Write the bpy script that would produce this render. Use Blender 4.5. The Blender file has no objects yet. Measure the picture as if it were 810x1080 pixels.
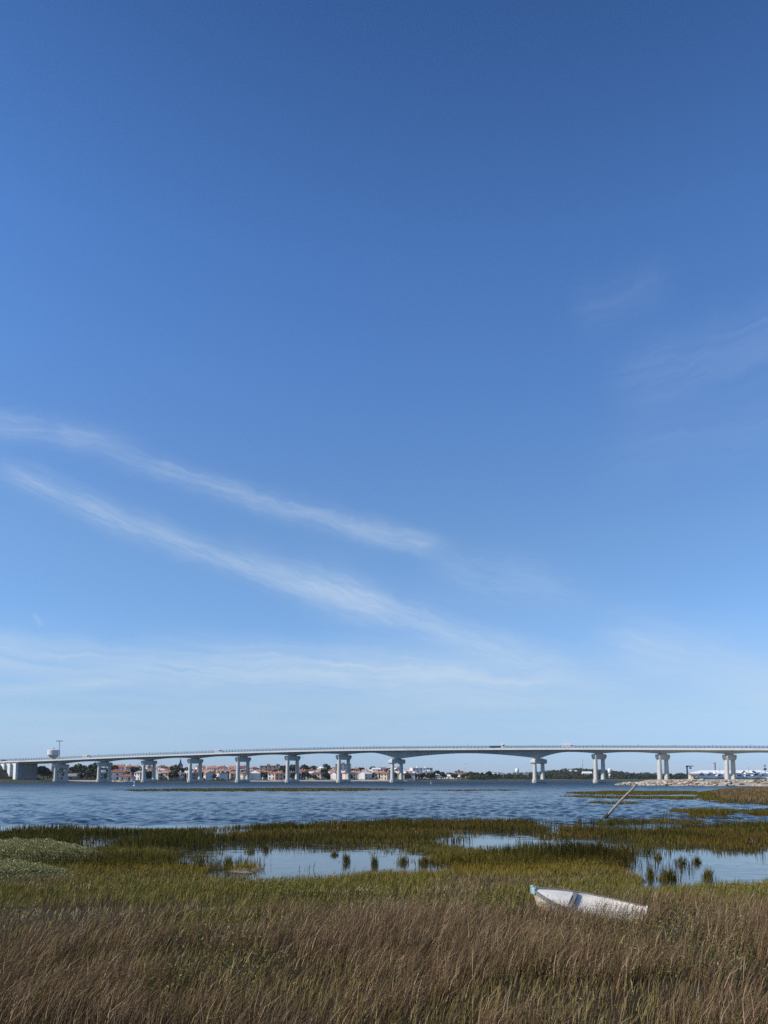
import bpy, bmesh, math, random
import numpy as np
from mathutils import Vector, Matrix
R = math.radians
rng = np.random.default_rng(11)
random.seed(5)
scene = bpy.context.scene
COL = scene.collection

# ------------------------------------------------------------------ camera
R = math.radians
F, H = 826.0, 2.8
PITCH = R(5.0)                       # nearly level; the frame is shifted up, so uprights stay upright
AXIS = 820.5 - F * math.tan(PITCH)   # photo row of the optical axis
cd = bpy.data.cameras.new('camera')
cd.sensor_fit = 'VERTICAL'
cd.sensor_height = 36.0
cd.lens = 36.0 * F / 1080.0
cd.shift_y = (AXIS - 540) / 1080.0
cd.clip_start, cd.clip_end = 0.1, 30000
cam = bpy.data.objects.new('camera', cd)
COL.objects.link(cam)
cam.location = (0, 0, H)
cam.rotation_euler = (math.pi / 2 + PITCH, 0, 0)
scene.camera = cam
CP, SP = math.cos(PITCH), math.sin(PITCH)


def ray(px, py):
    a, b = (px - 405) / F, (AXIS - py) / F
    return np.array([a, CP - b * SP, SP + b * CP])


def G(px, py, z=0.0):
    """a photo pixel taken to the level z"""
    d = ray(px, py)
    t = (z - H) / d[2]
    return np.array([d[0] * t, d[1] * t])


def at_range(px, r):
    """ground position seen in column px (near the horizon) r metres out"""
    k = (px - 405) / (F / CP)
    y = r / math.sqrt(1 + k * k)
    return np.array([k * y, y])


def px_of(x, y):
    return 405 + (F / CP) * x / y


# ------------------------------------------------------------------ noise
def _h(ix, iy, seed):
    n = (ix.astype(np.int64) * 374761393 + iy.astype(np.int64) * 668265263 + seed * 974634777) & 0xFFFFFFFF
    n = ((n ^ (n >> 13)) * 1274126177) & 0xFFFFFFFF
    return ((n ^ (n >> 16)) & 0xFFFF) / 65535.0


def vnoise(x, y, seed=0):
    ix, iy = np.floor(x), np.floor(y)
    fx, fy = x - ix, y - iy
    fx, fy = fx * fx * (3 - 2 * fx), fy * fy * (3 - 2 * fy)
    a, b = _h(ix, iy, seed), _h(ix + 1, iy, seed)
    c, d = _h(ix, iy + 1, seed), _h(ix + 1, iy + 1, seed)
    return (a + (b - a) * fx) * (1 - fy) + (c + (d - c) * fx) * fy


def fbm(x, y, seed=0, oct=3):
    s, a, t = 0, 0.5, 0
    for i in range(oct):
        s = s + a * vnoise(x * 2 ** i, y * 2 ** i, seed + i * 17)
        t += a
        a *= 0.5
    return s / t


def sst(a, b, x):
    t = np.clip((x - a) / (b - a), 0, 1)
    return t * t * (3 - 2 * t)


# ------------------------------------------------------------------ objects
def tag(o, label=None, cat=None, group=None, kind=None):
    if label: o['label'] = label
    if cat: o['category'] = cat
    if group: o['group'] = group
    if kind: o['kind'] = kind
    return o


def link(name, me, mat=None, parent=None):
    o = bpy.data.objects.new(name, me)
    COL.objects.link(o)
    if mat and me is not None and not me.materials: me.materials.append(mat)
    if parent: o.parent = parent
    return o


def empty(name, loc=(0, 0, 0), rz=0.0):
    o = bpy.data.objects.new(name, None)
    COL.objects.link(o)
    o.location = loc
    o.rotation_euler = (0, 0, rz)
    o.empty_display_size = 0.2
    return o


def copy_tree(o, parent=None):
    c = o.copy()
    COL.objects.link(c)
    c.parent = parent
    for ch in list(o.children): copy_tree(ch, c)
    return c


class MB:
    def __init__(self):
        self.v, self.f = [], []

    def add(self, vs, fs):
        n = len(self.v)
        self.v += [tuple(map(float, p)) for p in vs]
        self.f += [tuple(i + n for i in q) for q in fs]
        return self

    def box(self, x0, x1, y0, y1, z0, z1):
        return self.add([(x0, y0, z0), (x1, y0, z0), (x1, y1, z0), (x0, y1, z0), (x0, y0, z1), (x1, y0, z1), (x1, y1, z1), (x0, y1, z1)],
                        [(3, 2, 1, 0), (4, 5, 6, 7), (0, 1, 5, 4), (1, 2, 6, 5), (2, 3, 7, 6), (3, 0, 4, 7)])

    def cyl(self, p0, p1, r0, r1, n=10):
        p0, p1 = Vector(p0), Vector(p1)
        q = (p1 - p0).to_track_quat('Z', 'Y')
        vs = []
        for p, r in ((p0, r0), (p1, r1)):
            for i in range(n):
                a = 2 * math.pi * i / n
                vs.append(p + q @ Vector((r * math.cos(a), r * math.sin(a), 0)))
        fs = [(i, (i + 1) % n, n + (i + 1) % n, n + i) for i in range(n)] + [tuple(range(n - 1, -1, -1)), tuple(range(n, 2 * n))]
        return self.add(vs, fs)

    def lathe(self, prof, n=20, c=(0, 0)):
        vs = []
        for r, z in prof:
            for i in range(n):
                a = 2 * math.pi * i / n
                vs.append((c[0] + r * math.cos(a), c[1] + r * math.sin(a), z))
        fs = []
        for k in range(len(prof) - 1):
            for i in range(n):
                j = (i + 1) % n
                fs.append((k * n + i, k * n + j, (k + 1) * n + j, (k + 1) * n + i))
        fs.append(tuple(range(n - 1, -1, -1)))
        m = (len(prof) - 1) * n
        fs.append(tuple(range(m, m + n)))
        return self.add(vs, fs)

    def prism(self, poly, axis, a0, a1):
        """poly of (p, q) extruded along axis 'x' (p=y,q=z), 'y' (p=x,q=z) or 'z' (p=x,q=y)"""
        def P(p, q, a):
            return {'x': (a, p, q), 'y': (p, a, q), 'z': (p, q, a)}[axis]
        n = len(poly)
        vs = [P(p, q, a0) for p, q in poly] + [P(p, q, a1) for p, q in poly]
        fs = [(i, (i + 1) % n, n + (i + 1) % n, n + i) for i in range(n)] + [tuple(range(n - 1, -1, -1)), tuple(range(n, 2 * n))]
        return self.add(vs, fs)

    def mesh(self, name, smooth=False):
        me = bpy.data.meshes.new(name)
        me.from_pydata(self.v, [], self.f)
        bm = bmesh.new()
        bm.from_mesh(me)
        bmesh.ops.recalc_face_normals(bm, faces=bm.faces)
        bm.to_mesh(me)
        bm.free()
        if smooth: me.shade_smooth()
        return me

    def build(self, name, mat, parent=None, smooth=False):
        return link(name, self.mesh(name, smooth), mat, parent)


def np_mesh(name, verts, faces, col=None, smooth=False):
    """verts (n,3); faces: list of (m,k) int arrays; col (n,3) linear"""
    me = bpy.data.meshes.new(name)
    verts = np.asarray(verts, np.float32)
    me.vertices.add(len(verts))
    me.vertices.foreach_set('co', verts.ravel())
    loops = np.concatenate([f.ravel() for f in faces]).astype(np.int32)
    sizes = np.concatenate([np.full(len(f), f.shape[1]) for f in faces]).astype(np.int32)
    starts = np.concatenate([[0], np.cumsum(sizes)[:-1]]).astype(np.int32)
    me.loops.add(len(loops))
    me.loops.foreach_set('vertex_index', loops)
    me.polygons.add(len(sizes))
    me.polygons.foreach_set('loop_start', starts)
    if smooth: me.polygons.foreach_set('use_smooth', np.ones(len(sizes), bool))
    me.update(calc_edges=True)
    if col is not None:
        a = me.color_attributes.new('col', 'FLOAT_COLOR', 'POINT')
        c4 = np.ones((len(verts), 4), np.float32)
        c4[:, :3] = col
        a.data.foreach_set('color', c4.ravel())
    return me


# ------------------------------------------------------------------ materials
class NT:
    def __init__(self, tree):
        self.t = tree

    def n(self, kind, **kw):
        o = self.t.nodes.new(kind)
        for k, v in kw.items(): setattr(o, k, v)
        return o

    def l(self, a, b):
        self.t.links.new(a, b)

    def val(self, sock, v):
        if isinstance(v, bpy.types.NodeSocket): self.l(v, sock)
        else: sock.default_value = v

    def m(self, op, a, b=0.0, c=None, clamp=False):
        o = self.n('ShaderNodeMath', operation=op, use_clamp=clamp)
        self.val(o.inputs[0], a)
        self.val(o.inputs[1], b)
        if c is not None: self.val(o.inputs[2], c)
        return o.outputs[0]

    def mix(self, fac, a, b, blend='MIX'):
        o = self.n('ShaderNodeMix', data_type='RGBA', blend_type=blend)
        self.val(o.inputs[0], fac)
        for s, v in ((o.inputs[6], a), (o.inputs[7], b)):
            if isinstance(v, bpy.types.NodeSocket): self.l(v, s)
            else: s.default_value = (*v, 1) if len(v) == 3 else v
        return o.outputs[2]

    def noise(self, vec, scale, detail=3, rough=0.5, dist=0.0):
        o = self.n('ShaderNodeTexNoise')
        o.inputs['Scale'].default_value = scale
        o.inputs['Detail'].default_value = detail
        o.inputs['Roughness'].default_value = rough
        o.inputs['Distortion'].default_value = dist
        if vec is not None: self.l(vec, o.inputs['Vector'])
        return o.outputs[0]

    def ramp(self, x, a, b):
        o = self.n('ShaderNodeMapRange', interpolation_type='SMOOTHSTEP')
        self.val(o.inputs[0], x)
        o.inputs[1].default_value, o.inputs[2].default_value = a, b
        return o.outputs[0]

    def mapping(self, vec, scale, rot=(0, 0, 0)):
        o = self.n('ShaderNodeMapping')
        o.inputs['Scale'].default_value = scale
        o.inputs['Rotation'].default_value = rot
        self.l(vec, o.inputs['Vector'])
        return o.outputs[0]


def new_mat(name):
    m = bpy.data.materials.new(name)
    m.use_nodes = True
    m.node_tree.nodes.clear()
    k = NT(m.node_tree)
    out = k.n('ShaderNodeOutputMaterial')
    return m, k, out


def mat(name, col, rough=0.7, var=0.15, scale=1.0, dirt=None, dirt_amt=0.35, metal=0.0, bump=0.0, streak=False):
    """painted / mineral surface: base colour with two sizes of mottling and optional stains"""
    m, k, out = new_mat(name)
    b = k.n('ShaderNodeBsdfPrincipled')
    tc = k.n('ShaderNodeTexCoord').outputs['Object']
    n1 = k.noise(tc, scale, 4, 0.6)
    v = k.mapping(tc, (2.2, 2.2, 0.25)) if streak else tc
    n2 = k.noise(v, scale * 0.35, 4, 0.6)
    lo = tuple(c * (1 - var) for c in col)
    hi = tuple(min(1, c * (1 + var)) for c in col)
    c = k.mix(k.ramp(n1, 0.3, 0.7), lo, hi)
    if dirt: c = k.mix(k.m('MULTIPLY', k.ramp(n2, 0.5, 0.72), dirt_amt), c, dirt)
    k.l(c, b.inputs['Base Color'])
    b.inputs['Roughness'].default_value = rough
    b.inputs['Metallic'].default_value = metal
    if bump:
        bn = k.n('ShaderNodeBump')
        bn.inputs['Strength'].default_value = bump
        bn.inputs['Distance'].default_value = 0.02
        k.l(k.noise(tc, scale * 6, 4), bn.inputs['Height'])
        k.l(bn.outputs[0], b.inputs['Normal'])
    k.l(b.outputs[0], out.inputs[0])
    return m


def leaf_mat(name, trans=0.3, gloss=0.06, rough=0.5):
    m, k, out = new_mat(name)
    at = k.n('ShaderNodeAttribute', attribute_name='col')
    d = k.n('ShaderNodeBsdfDiffuse')
    t = k.n('ShaderNodeBsdfTranslucent')
    g = k.n('ShaderNodeBsdfGlossy')
    g.inputs['Roughness'].default_value = rough
    g.inputs['Color'].default_value = (0.9, 0.9, 0.85, 1)
    k.l(at.outputs['Color'], d.inputs[0])
    k.l(at.outputs['Color'], t.inputs[0])
    a = k.n('ShaderNodeMixShader')
    a.inputs[0].default_value = trans
    k.l(d.outputs[0], a.inputs[1])
    k.l(t.outputs[0], a.inputs[2])
    c = k.n('ShaderNodeMixShader')
    c.inputs[0].default_value = gloss
    k.l(a.outputs[0], c.inputs[1])
    k.l(g.outputs[0], c.inputs[2])
    k.l(c.outputs[0], out.inputs[0])
    return m


HAZE = 6e-5
M = {}
M['concrete'] = mat('concrete', (0.36, 0.38, 0.37), 0.85, 0.08, 0.12, (0.2, 0.21, 0.2), 0.5, streak=True)
M['tide_concrete'] = mat('tide_concrete', (0.30, 0.29, 0.24), 0.85, 0.2, 0.4, (0.09, 0.10, 0.07), 0.8, streak=True)
M['pier_concrete'] = mat('pier_concrete', (0.52, 0.52, 0.48), 0.85, 0.08, 0.3, (0.20, 0.20, 0.18), 0.45, streak=True)
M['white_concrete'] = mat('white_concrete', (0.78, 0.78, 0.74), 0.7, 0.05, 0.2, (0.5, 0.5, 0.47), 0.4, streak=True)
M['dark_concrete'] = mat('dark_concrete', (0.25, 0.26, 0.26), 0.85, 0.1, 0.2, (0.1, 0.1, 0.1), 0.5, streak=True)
M['asphalt'] = mat('asphalt', (0.05, 0.05, 0.052), 0.9, 0.15, 2.0)
M['railing'] = mat('railing', (0.09, 0.11, 0.13), 0.5, 0.1, 1.0)
M['white_wall'] = mat('white_wall', (0.72, 0.70, 0.66), 0.85, 0.06, 0.3, (0.45, 0.42, 0.38), 0.4, streak=True)
M['cream_wall'] = mat('cream_wall', (0.6, 0.52, 0.4), 0.85, 0.06, 0.3, (0.4, 0.33, 0.25), 0.4, streak=True)
M['pink_wall'] = mat('pink_wall', (0.5, 0.33, 0.27), 0.85, 0.06, 0.3, (0.3, 0.22, 0.2), 0.4, streak=True)
M['grey_wall'] = mat('grey_wall', (0.34, 0.34, 0.36), 0.85, 0.06, 0.3, (0.2, 0.2, 0.2), 0.4, streak=True)
M['orange_roof'] = mat('orange_roof', (0.42, 0.21, 0.13), 0.85, 0.2, 1.2, (0.2, 0.1, 0.07), 0.5)
M['red_roof'] = mat('red_roof', (0.27, 0.11, 0.08), 0.85, 0.2, 1.2, (0.12, 0.06, 0.05), 0.5)
M['grey_roof'] = mat('grey_roof', (0.24, 0.24, 0.26), 0.8, 0.15, 1.0, (0.12, 0.12, 0.12), 0.5)
M['white_roof'] = mat('white_roof', (0.8, 0.8, 0.78), 0.6, 0.04, 0.3)
M['window'] = mat('window', (0.03, 0.035, 0.045), 0.12, 0.1, 1.0)
M['blue_paint'] = mat('blue_paint', (0.04, 0.09, 0.25), 0.5, 0.15, 1.0)
M['dark_steel'] = mat('dark_steel', (0.03, 0.045, 0.07), 0.5, 0.15, 1.0)
M['steel'] = mat('steel', (0.4, 0.41, 0.42), 0.4, 0.08, 1.0)
M['rubber'] = mat('rubber', (0.02, 0.02, 0.02), 0.8)
M['car_white'] = mat('car_white', (0.8, 0.8, 0.8), 0.25, 0.02)
M['car_dark'] = mat('car_dark', (0.03, 0.035, 0.04), 0.25, 0.05)
M['boat_white'] = mat('boat_white', (0.82, 0.82, 0.8), 0.35, 0.03)
M['red_paint'] = mat('red_paint', (0.45, 0.06, 0.05), 0.5, 0.1)
M['bark'] = mat('bark', (0.08, 0.06, 0.045), 0.9, 0.3, 4, bump=0.3)
M['rock'] = mat('rock', (0.50, 0.45, 0.36), 0.9, 0.25, 0.8, (0.2, 0.16, 0.11), 0.6, bump=0.4)
M['rock_brown'] = mat('rock_brown', (0.26, 0.19, 0.12), 0.9, 0.3, 0.8, (0.1, 0.08, 0.06), 0.6, bump=0.4)
M['earth'] = mat('earth', (0.05, 0.05, 0.028), 0.95, 0.4, 0.5, (0.03, 0.04, 0.018), 0.7)
M['kite'] = mat('kite', (0.06, 0.08, 0.14), 0.6, 0.2, 1)
M['leaf'] = leaf_mat('leaf', 0.25, 0.015)
M['blade'] = leaf_mat('blade', 0.15, 0.006, 0.5)
M['waxy_leaf'] = leaf_mat('waxy_leaf', 0.15, 0.012, 0.5)

# ------------------------------------------------------------------ sun, sky
SUN_AZ, SUN_EL = R(256), R(37)          # azimuth clockwise from the view direction
sdir = Vector((math.sin(SUN_AZ) * math.cos(SUN_EL), math.cos(SUN_AZ) * math.cos(SUN_EL), math.sin(SUN_EL)))
sl = bpy.data.lights.new('sun', 'SUN')
sl.energy = 5.0
sl.angle = R(0.53)
sl.color = (1.0, 0.93, 0.82)
so = bpy.data.objects.new('sun', sl)
COL.objects.link(so)
so.rotation_euler = sdir.to_track_quat('Z', 'Y').to_euler()
so.location = sdir * 200

world = bpy.data.worlds.new('World')
scene.world = world
world.use_nodes = True
world.node_tree.nodes.clear()
W = NT(world.node_tree)
wout = W.n('ShaderNodeOutputWorld')
bg = W.n('ShaderNodeBackground')
bg.inputs[1].default_value = 0.15
sky = W.n('ShaderNodeTexSky', sky_type='NISHITA')
sky.sun_disc = False
sky.sun_elevation = SUN_EL
sky.sun_rotation = SUN_AZ
sky.altitude = 0
sky.air_density, sky.dust_density, sky.ozone_density = 1.0, 0.0, 10.0
# cirrus, laid out by compass direction and elevation on the sky itself
gen = W.n('ShaderNodeTexCoord').outputs['Generated']
sx = W.n('ShaderNodeSeparateXYZ')
W.l(gen, sx.inputs[0])
az = W.m('MULTIPLY', W.m('ARCTAN2', sx.outputs[0], sx.outputs[1]), 180 / math.pi)
el = W.m('MULTIPLY', W.m('ARCSINE', sx.outputs[2]), 180 / math.pi)
# the photograph's clearer, paler-horizoned air: the sky texture graded by elevation
cr = W.n('ShaderNodeValToRGB')
W.l(W.m('DIVIDE', el, 90.0, clamp=True), cr.inputs[0])
stops = [(0.0, (.50, .56, .78)), (1.5, (.60, .64, .82)), (5, (.95, .82, .78)), (10, (1.08, .98, .92)), (17, (1.18, 1.06, .95)), (28, (1.04, 1.07, 1.09)), (35, (.91, 1.01, 1.08)), (47, (.58, .70, .80)), (60, (.42, .54, .64)), (75, (.30, .38, .47))]
cr.color_ramp.interpolation = 'LINEAR'
while len(cr.color_ramp.elements) < len(stops): cr.color_ramp.elements.new(0.5)
for e_, (p_, c_) in zip(cr.color_ramp.elements, stops):
    e_.position = p_ / 90.0
    e_.color = (*[q * .72 for q in c_], 1)
base = W.mix(1.0, sky.outputs[0], cr.outputs[0], 'MULTIPLY')
sc_ = W.n('ShaderNodeVectorMath', operation='SCALE')
W.l(base, sc_.inputs[0])
sc_.inputs['Scale'].default_value = 1.62
base = sc_.outputs[0]
ae = W.n('ShaderNodeCombineXYZ')
W.l(az, ae.inputs[0])
W.l(el, ae.inputs[1])
warp = W.noise(ae.outputs[0], 0.22, 3, 0.55)
warp2 = W.noise(ae.outputs[0], 0.9, 3, 0.6)


def azel(px, py):
    d = ray(px, py)
    d = d / np.linalg.norm(d)
    return math.degrees(math.atan2(d[0], d[1])), math.degrees(math.asin(d[2]))


def streak(p0, p1, width, amp, ends=(0.12, 0.2), fib=(0.25, 2.2), wob=1.6, grow=0.0, seed=0.0):
    (a0, e0), (a1, e1) = azel(*p0), azel(*p1)
    L = math.hypot(a1 - a0, e1 - e0)
    ux, uy = (a1 - a0) / L, (e1 - e0) / L
    da, de = W.m('SUBTRACT', az, a0), W.m('SUBTRACT', el, e0)
    t = W.m('DIVIDE', W.m('ADD', W.m('MULTIPLY', da, ux), W.m('MULTIPLY', de, uy)), L)
    d = W.m('ADD', W.m('MULTIPLY', da, -uy), W.m('MULTIPLY', de, ux))
    d = W.m('ADD', d, W.m('MULTIPLY', W.m('SUBTRACT', warp, 0.5), wob))
    d = W.m('ADD', d, W.m('MULTIPLY', W.m('SUBTRACT', warp2, 0.5), wob * 0.35))
    q = W.m('DIVIDE', d, W.m('MULTIPLY_ADD', t, grow, width))
    g = W.m('EXPONENT', W.m('MULTIPLY', W.m('MULTIPLY', q, q), -1.0))
    m_ = W.m('MULTIPLY', W.ramp(t, 0.0, ends[0]), W.m('SUBTRACT', 1.0, W.ramp(t, 1.0 - ends[1], 1.0)))
    cv = W.n('ShaderNodeCombineXYZ')
    W.l(W.m('MULTIPLY', t, L * fib[0]), cv.inputs[0])
    W.l(W.m('MULTIPLY', d, fib[1]), cv.inputs[1])
    cv.inputs[2].default_value = seed
    fb = W.noise(cv.outputs[0], 1.0, 6, 0.58, 0.7)
    m_ = W.m('MULTIPLY', W.m('MULTIPLY', m_, g), W.ramp(fb, 0.0, 0.84))
    return W.m('MULTIPLY', m_, amp)


S = [
    streak((-40, 440), (170, 470), 0.8, 0.32, (0.1, 0.5), seed=1, wob=1.2),
    streak((50, 449), (490, 582), 0.75, 0.37, (0.3, 0.16), seed=2, wob=1.2),
    streak((330, 545), (470, 582), 0.7, 0.18, (0.4, 0.2), seed=22, wob=0.8),
    streak((-30, 478), (380, 640), 0.82, 0.44, (0.16, 0.3), seed=3, wob=1.2),
    streak((220, 570), (680, 730), 1.05, 0.52, (0.25, 0.4), seed=4, wob=1.3),
    streak((300, 600), (420, 650), 1.6, 0.22, (0.4, 0.4), seed=24, wob=1.5),
    streak((-80, 683), (760, 726), 1.5, 0.66, (0.05, 0.3), fib=(0.10, 1.2), seed=5, wob=1.3),
    streak((120, 676), (620, 712), 1.1, 0.48, (0.3, 0.3), fib=(0.12, 1.6), seed=6, wob=1.0),
    streak((-50, 732), (170, 716), 0.4, 0.42, (0.1, 0.4), fib=(0.15, 2.5), seed=7, wob=0.5),
    streak((610, 664), (880, 738), 1.7, 0.46, (0.3, 0.1), fib=(0.12, 1.0), seed=8, wob=1.4),
    streak((430, 585), (660, 640), 1.5, 0.22, (0.3, 0.5), seed=9),
    streak((620, 415), (880, 330), 1.9, 0.12, (0.3, 0.1), fib=(0.14, 1.5), seed=10, wob=2.2),
    streak((590, 340), (730, 285), 1.4, 0.08, (0.3, 0.4), fib=(0.14, 1.6), seed=11, wob=2.2),
    streak((34, 645), (46, 662), 0.16, 0.26, (0.3, 0.3), fib=(0.8, 3), seed=12, wob=0.1),
    streak((600, 490), (850, 430), 2.0, 0.08, (0.4, 0.1), fib=(0.14, 1.5), seed=13, wob=2.5),
    streak((-40, 762), (860, 752), 2.6, 0.32, (0.05, 0.05), fib=(0.06, 0.9), seed=14, wob=1.0),
    streak((300, 655), (860, 690), 3.0, 0.16, (0.2, 0.05), fib=(0.10, 0.6), seed=16, wob=1.5),
]
tot = S[0]
for s_ in S[1:]: tot = W.m('ADD', tot, s_)
tot = W.m('MINIMUM', tot, 0.75)
CLOUD = (4.0, 4.95, 6.0)
W.l(W.mix(tot, base, CLOUD), bg.inputs[0])
W.l(bg.outputs[0], wout.inputs[0])

# ------------------------------------------------------------------ the map of the marsh
def U(*pts):
    """photo points (px, py[, z]) unprojected to the level they are seen at"""
    return np.array([G(p[0], p[1], p[2] if len(p) > 2 else 0.0) for p in pts])


g3, g2 = 0.30, 0.22
MARSH = np.vstack([U((-420, 874, g3), (-150, 872, g3), (0, 871, g3), (60, 869.5, g3), (100, 869.5, g3), (140, 871, g3), (180, 870, g3), (230, 868.5, g3),
                     (280, 866.5, g3), (340, 865, g3), (420, 863, g3), (500, 862.5, g3), (560, 863.5, g3), (567, 868, g3), (572, 876, g2),
                     (590, 869.5, g2), (622, 871.5, g2), (650, 875, g2), (700, 871.5, g2), (757, 869, g2), (810, 865, g2), (1000, 862, g2), (1300, 860, g2)),
                   [[260, 20], [260, -40], [-260, -40], [-260, 45]]])
n2 = 0.19
WATER = [
    U((566, 850), (578, 850), (598, 887), (572, 887)),
    U((458, 885), (470, 879), (492, 876.5), (530, 876.5), (560, 877.5), (592, 881.5), (600, 887), (585, 892, n2), (560, 893, n2), (520, 894, n2), (490, 890, n2), (465, 888, n2)),
    U((574, 884.5), (600, 883), (625, 883.5), (650, 885.5), (668, 885.5), (682, 890), (672, 897), (650, 896), (620, 897), (596, 895), (576, 890)),
    U((192, 898), (215, 893), (250, 891), (300, 889), (320, 891), (360, 893.5), (385, 891), (410, 893), (420, 898), (450, 902), (470, 906),
      (460, 913, n2), (420, 915, n2), (380, 916, n2), (340, 916, n2), (300, 921, n2), (262, 922, n2), (245, 918, n2), (215, 912, n2), (196, 906, n2)),
    U((68, 887), (85, 883), (130, 882.5), (148, 883), (142, 887, .15), (110, 891, .15), (82, 892, .15)),
    U((-14, 873), (22, 873), (20, 878, .1), (-14, 878, .1)),
    U((210, 877), (235, 874), (260, 874.5), (256, 878, .1), (218, 882, .1)),
    U((668, 893), (680, 889), (700, 893), (735, 893), (757, 893), (760, 897), (800, 899), (808, 890), (850, 888), (900, 890), (960, 900),
      (960, 922, n2), (900, 925, n2), (820, 924, n2), (770, 925, n2), (750, 931, n2), (720, 931, n2), (690, 931, n2), (672, 927, n2), (667, 915)),
    U((755, 886), (790, 884), (812, 885), (812, 889), (758, 890)),
]
ISLES = [
    U((115, 833.2), (200, 832), (300, 831.5), (380, 831.5), (440, 833), (380, 834.4), (250, 835), (150, 834.6)),
    U((445, 834.0), (500, 833.4), (560, 833.6), (500, 834.4)),
    U((590, 836.5), (640, 835), (735, 835), (740, 838), (690, 838.8), (620, 838.5)),
    U((585, 840), (660, 840.5), (735, 841), (735, 843.5), (680, 843), (620, 842)),
    U((612, 846.6), (672, 846), (676, 848), (640, 848.6)),
    U((735, 836), (760, 833), (810, 832), (1000, 832), (1000, 850), (810, 850), (770, 848.5), (742, 845), (735, 841)),
    U((711, 855), (730, 854), (778, 854.5), (783, 857.5), (740, 858.5), (715, 857.5)),
    U((722, 860), (740, 859.3), (756, 861), (750, 863), (725, 862.5)),
    U((788, 858), (810, 857), (1000, 857), (1000, 862), (800, 861.5)),
    U((655, 867.2), (690, 866.3), (735, 867), (739, 869.3), (660, 869.3)),
    U((622, 869.2), (655, 868.4), (662, 869.6), (640, 870.5)),
]
MUD = U((246, 917), (262, 915.4), (276, 915.5), (284, 917), (268, 920), (250, 921))
ISLES.append(U((244, 917.5), (262, 914.8), (284, 916), (268, 922), (250, 922)))
REED_BANK = ISLES[5]
JETTY = np.vstack([U((650, 828.3), (690, 828.9), (740, 829.2), (810, 829.6), (1100, 830)), [at_range(1200, 640), at_range(800, 640), at_range(735, 590), at_range(715, 520)],
                   U((690, 825.9), (668, 826.8))])
SHORE = np.array([(-900, 826.5), (-300, 826.3), (0, 825.9), (40, 825.6), (62, 825.1), (130, 825.05), (142, 824.85), (205, 824.6), (256, 824.5), (308, 824.3),
                  (420, 824.1), (450, 823.7), (520, 823.3), (560, 823.05), (640, 822.95), (760, 823.0), (1000, 823.0), (2000, 823.5)])


def sdf(P, poly):
    n = len(poly)
    d = np.full(len(P), 1e18)
    ins = np.zeros(len(P), bool)
    for i in range(n):
        a, b = poly[i], poly[(i + 1) % n]
        e = b - a
        w = P - a
        t = np.clip((w @ e) / (e @ e), 0, 1)
        q = w - t[:, None] * e
        d = np.minimum(d, (q * q).sum(1))
        c = (a[1] > P[:, 1]) != (b[1] > P[:, 1])
        if abs(e[1]) > 1e-9:
            ins ^= c & (P[:, 0] < e[0] * (P[:, 1] - a[1]) / e[1] + a[0])
    return np.where(ins, 1, -1) * np.sqrt(d)


def marsh_d(P):
    """signed distance into vegetated ground (marsh and islets), ragged at the edge"""
    d = sdf(P, MARSH)
    x, y = P[:, 0], P[:, 1]
    rag = (fbm(x * 0.62, y * 0.45, 3, 4) - 0.5)
    d = d + rag * 1.8
    for w in WATER:
        d = np.minimum(d, -sdf(P, w) + rag * 2.6)
    for w in ISLES:
        d = np.maximum(d, sdf(P, w) + rag * 3.0)
    return d


def shore_range(x, y):
    k = np.where(y > 1, 405 + (F / CP) * x / np.maximum(y, 1), np.where(x < 0, -900, 2000))
    py = np.interp(k, SHORE[:, 0], SHORE[:, 1])
    a = np.arctan((py - AXIS) / F) - PITCH
    yy = H / np.tan(a)
    return yy * np.sqrt(1 + ((np.clip(k, -900, 2000) - 405) * CP / F) ** 2), k


def ground_z(x, y, full=False):
    x, y = np.asarray(x, float), np.asarray(y, float)
    P = np.stack([x, y], 1)
    r = np.hypot(x, y)
    z = np.full(len(x), -1.2)
    md = np.full(len(x), -99.0)
    near = (r < 420)
    if near.any():
        md[near] = marsh_d(P[near])
        d = md[near]
        xn, yn, rn = x[near], y[near], r[near]
        zn = np.clip(d * 0.30, -1.2, 0.025) + sst(.2, 1.5, d) * 0.09 * fbm(xn * 0.8, yn * 0.8, 7)
        zn = zn + sst(0.3, 3.0, d) * (0.36 * sst(25, 9, rn) * sst(-60, 0, yn + 60) + 0.10 * (fbm(xn * .25, yn * .25, 9) - .5))
        zn = zn + np.clip(sdf(P[near], REED_BANK) * 0.03, 0, 0.45)
        # low hummocks under the pale shrubs on the left
        for (hx, hy, hr, hh) in HUMMOCKS:
            zn = zn + hh * np.exp(-(((xn - hx) ** 2 + (yn - hy) ** 2) / hr ** 2))
        z[near] = zn
    sr, k = shore_range(x, y)
    fd = r - sr + 22 * (fbm(x * 0.02, y * 0.02, 21) - 0.5)
    far = (r > 300)
    hill = 4.6 * sst(30, 260, fd) * (sst(520, 430, k) * .75 + .25) + 2.6 * sst(180, 520, fd) * sst(480, 380, k)
    hill = hill + 12 * sst(250, 900, fd) * np.exp(-((k - 612) / 45.0) ** 2) + 6 * sst(500, 1500, fd)
    zf = np.clip(fd * 0.05, -1.2, 1.3) + hill
    z = np.where(far, np.maximum(z, zf), z)
    jd = np.full(len(x), -99.0)
    jm = (r > 200) & (r < 900) & (y > 0)
    if jm.any():
        jd[jm] = sdf(P[jm], JETTY) + 4 * (fbm(x[jm] * .08, y[jm] * .08, 31) - .5)
        z[jm] = np.maximum(z[jm], np.clip(jd[jm] * 0.16, -1.2, 1.9) + np.where(jd[jm] > 0, 0.3 * fbm(x[jm] * .2, y[jm] * .2, 5), 0))
    back = sst(-5, -60, y) * (np.abs(x) < 4000)
    z = np.where(y < -5, np.maximum(z, 0.4 + 1.2 * back), z)
    if full: return z, md, fd, jd, k
    return z


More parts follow.
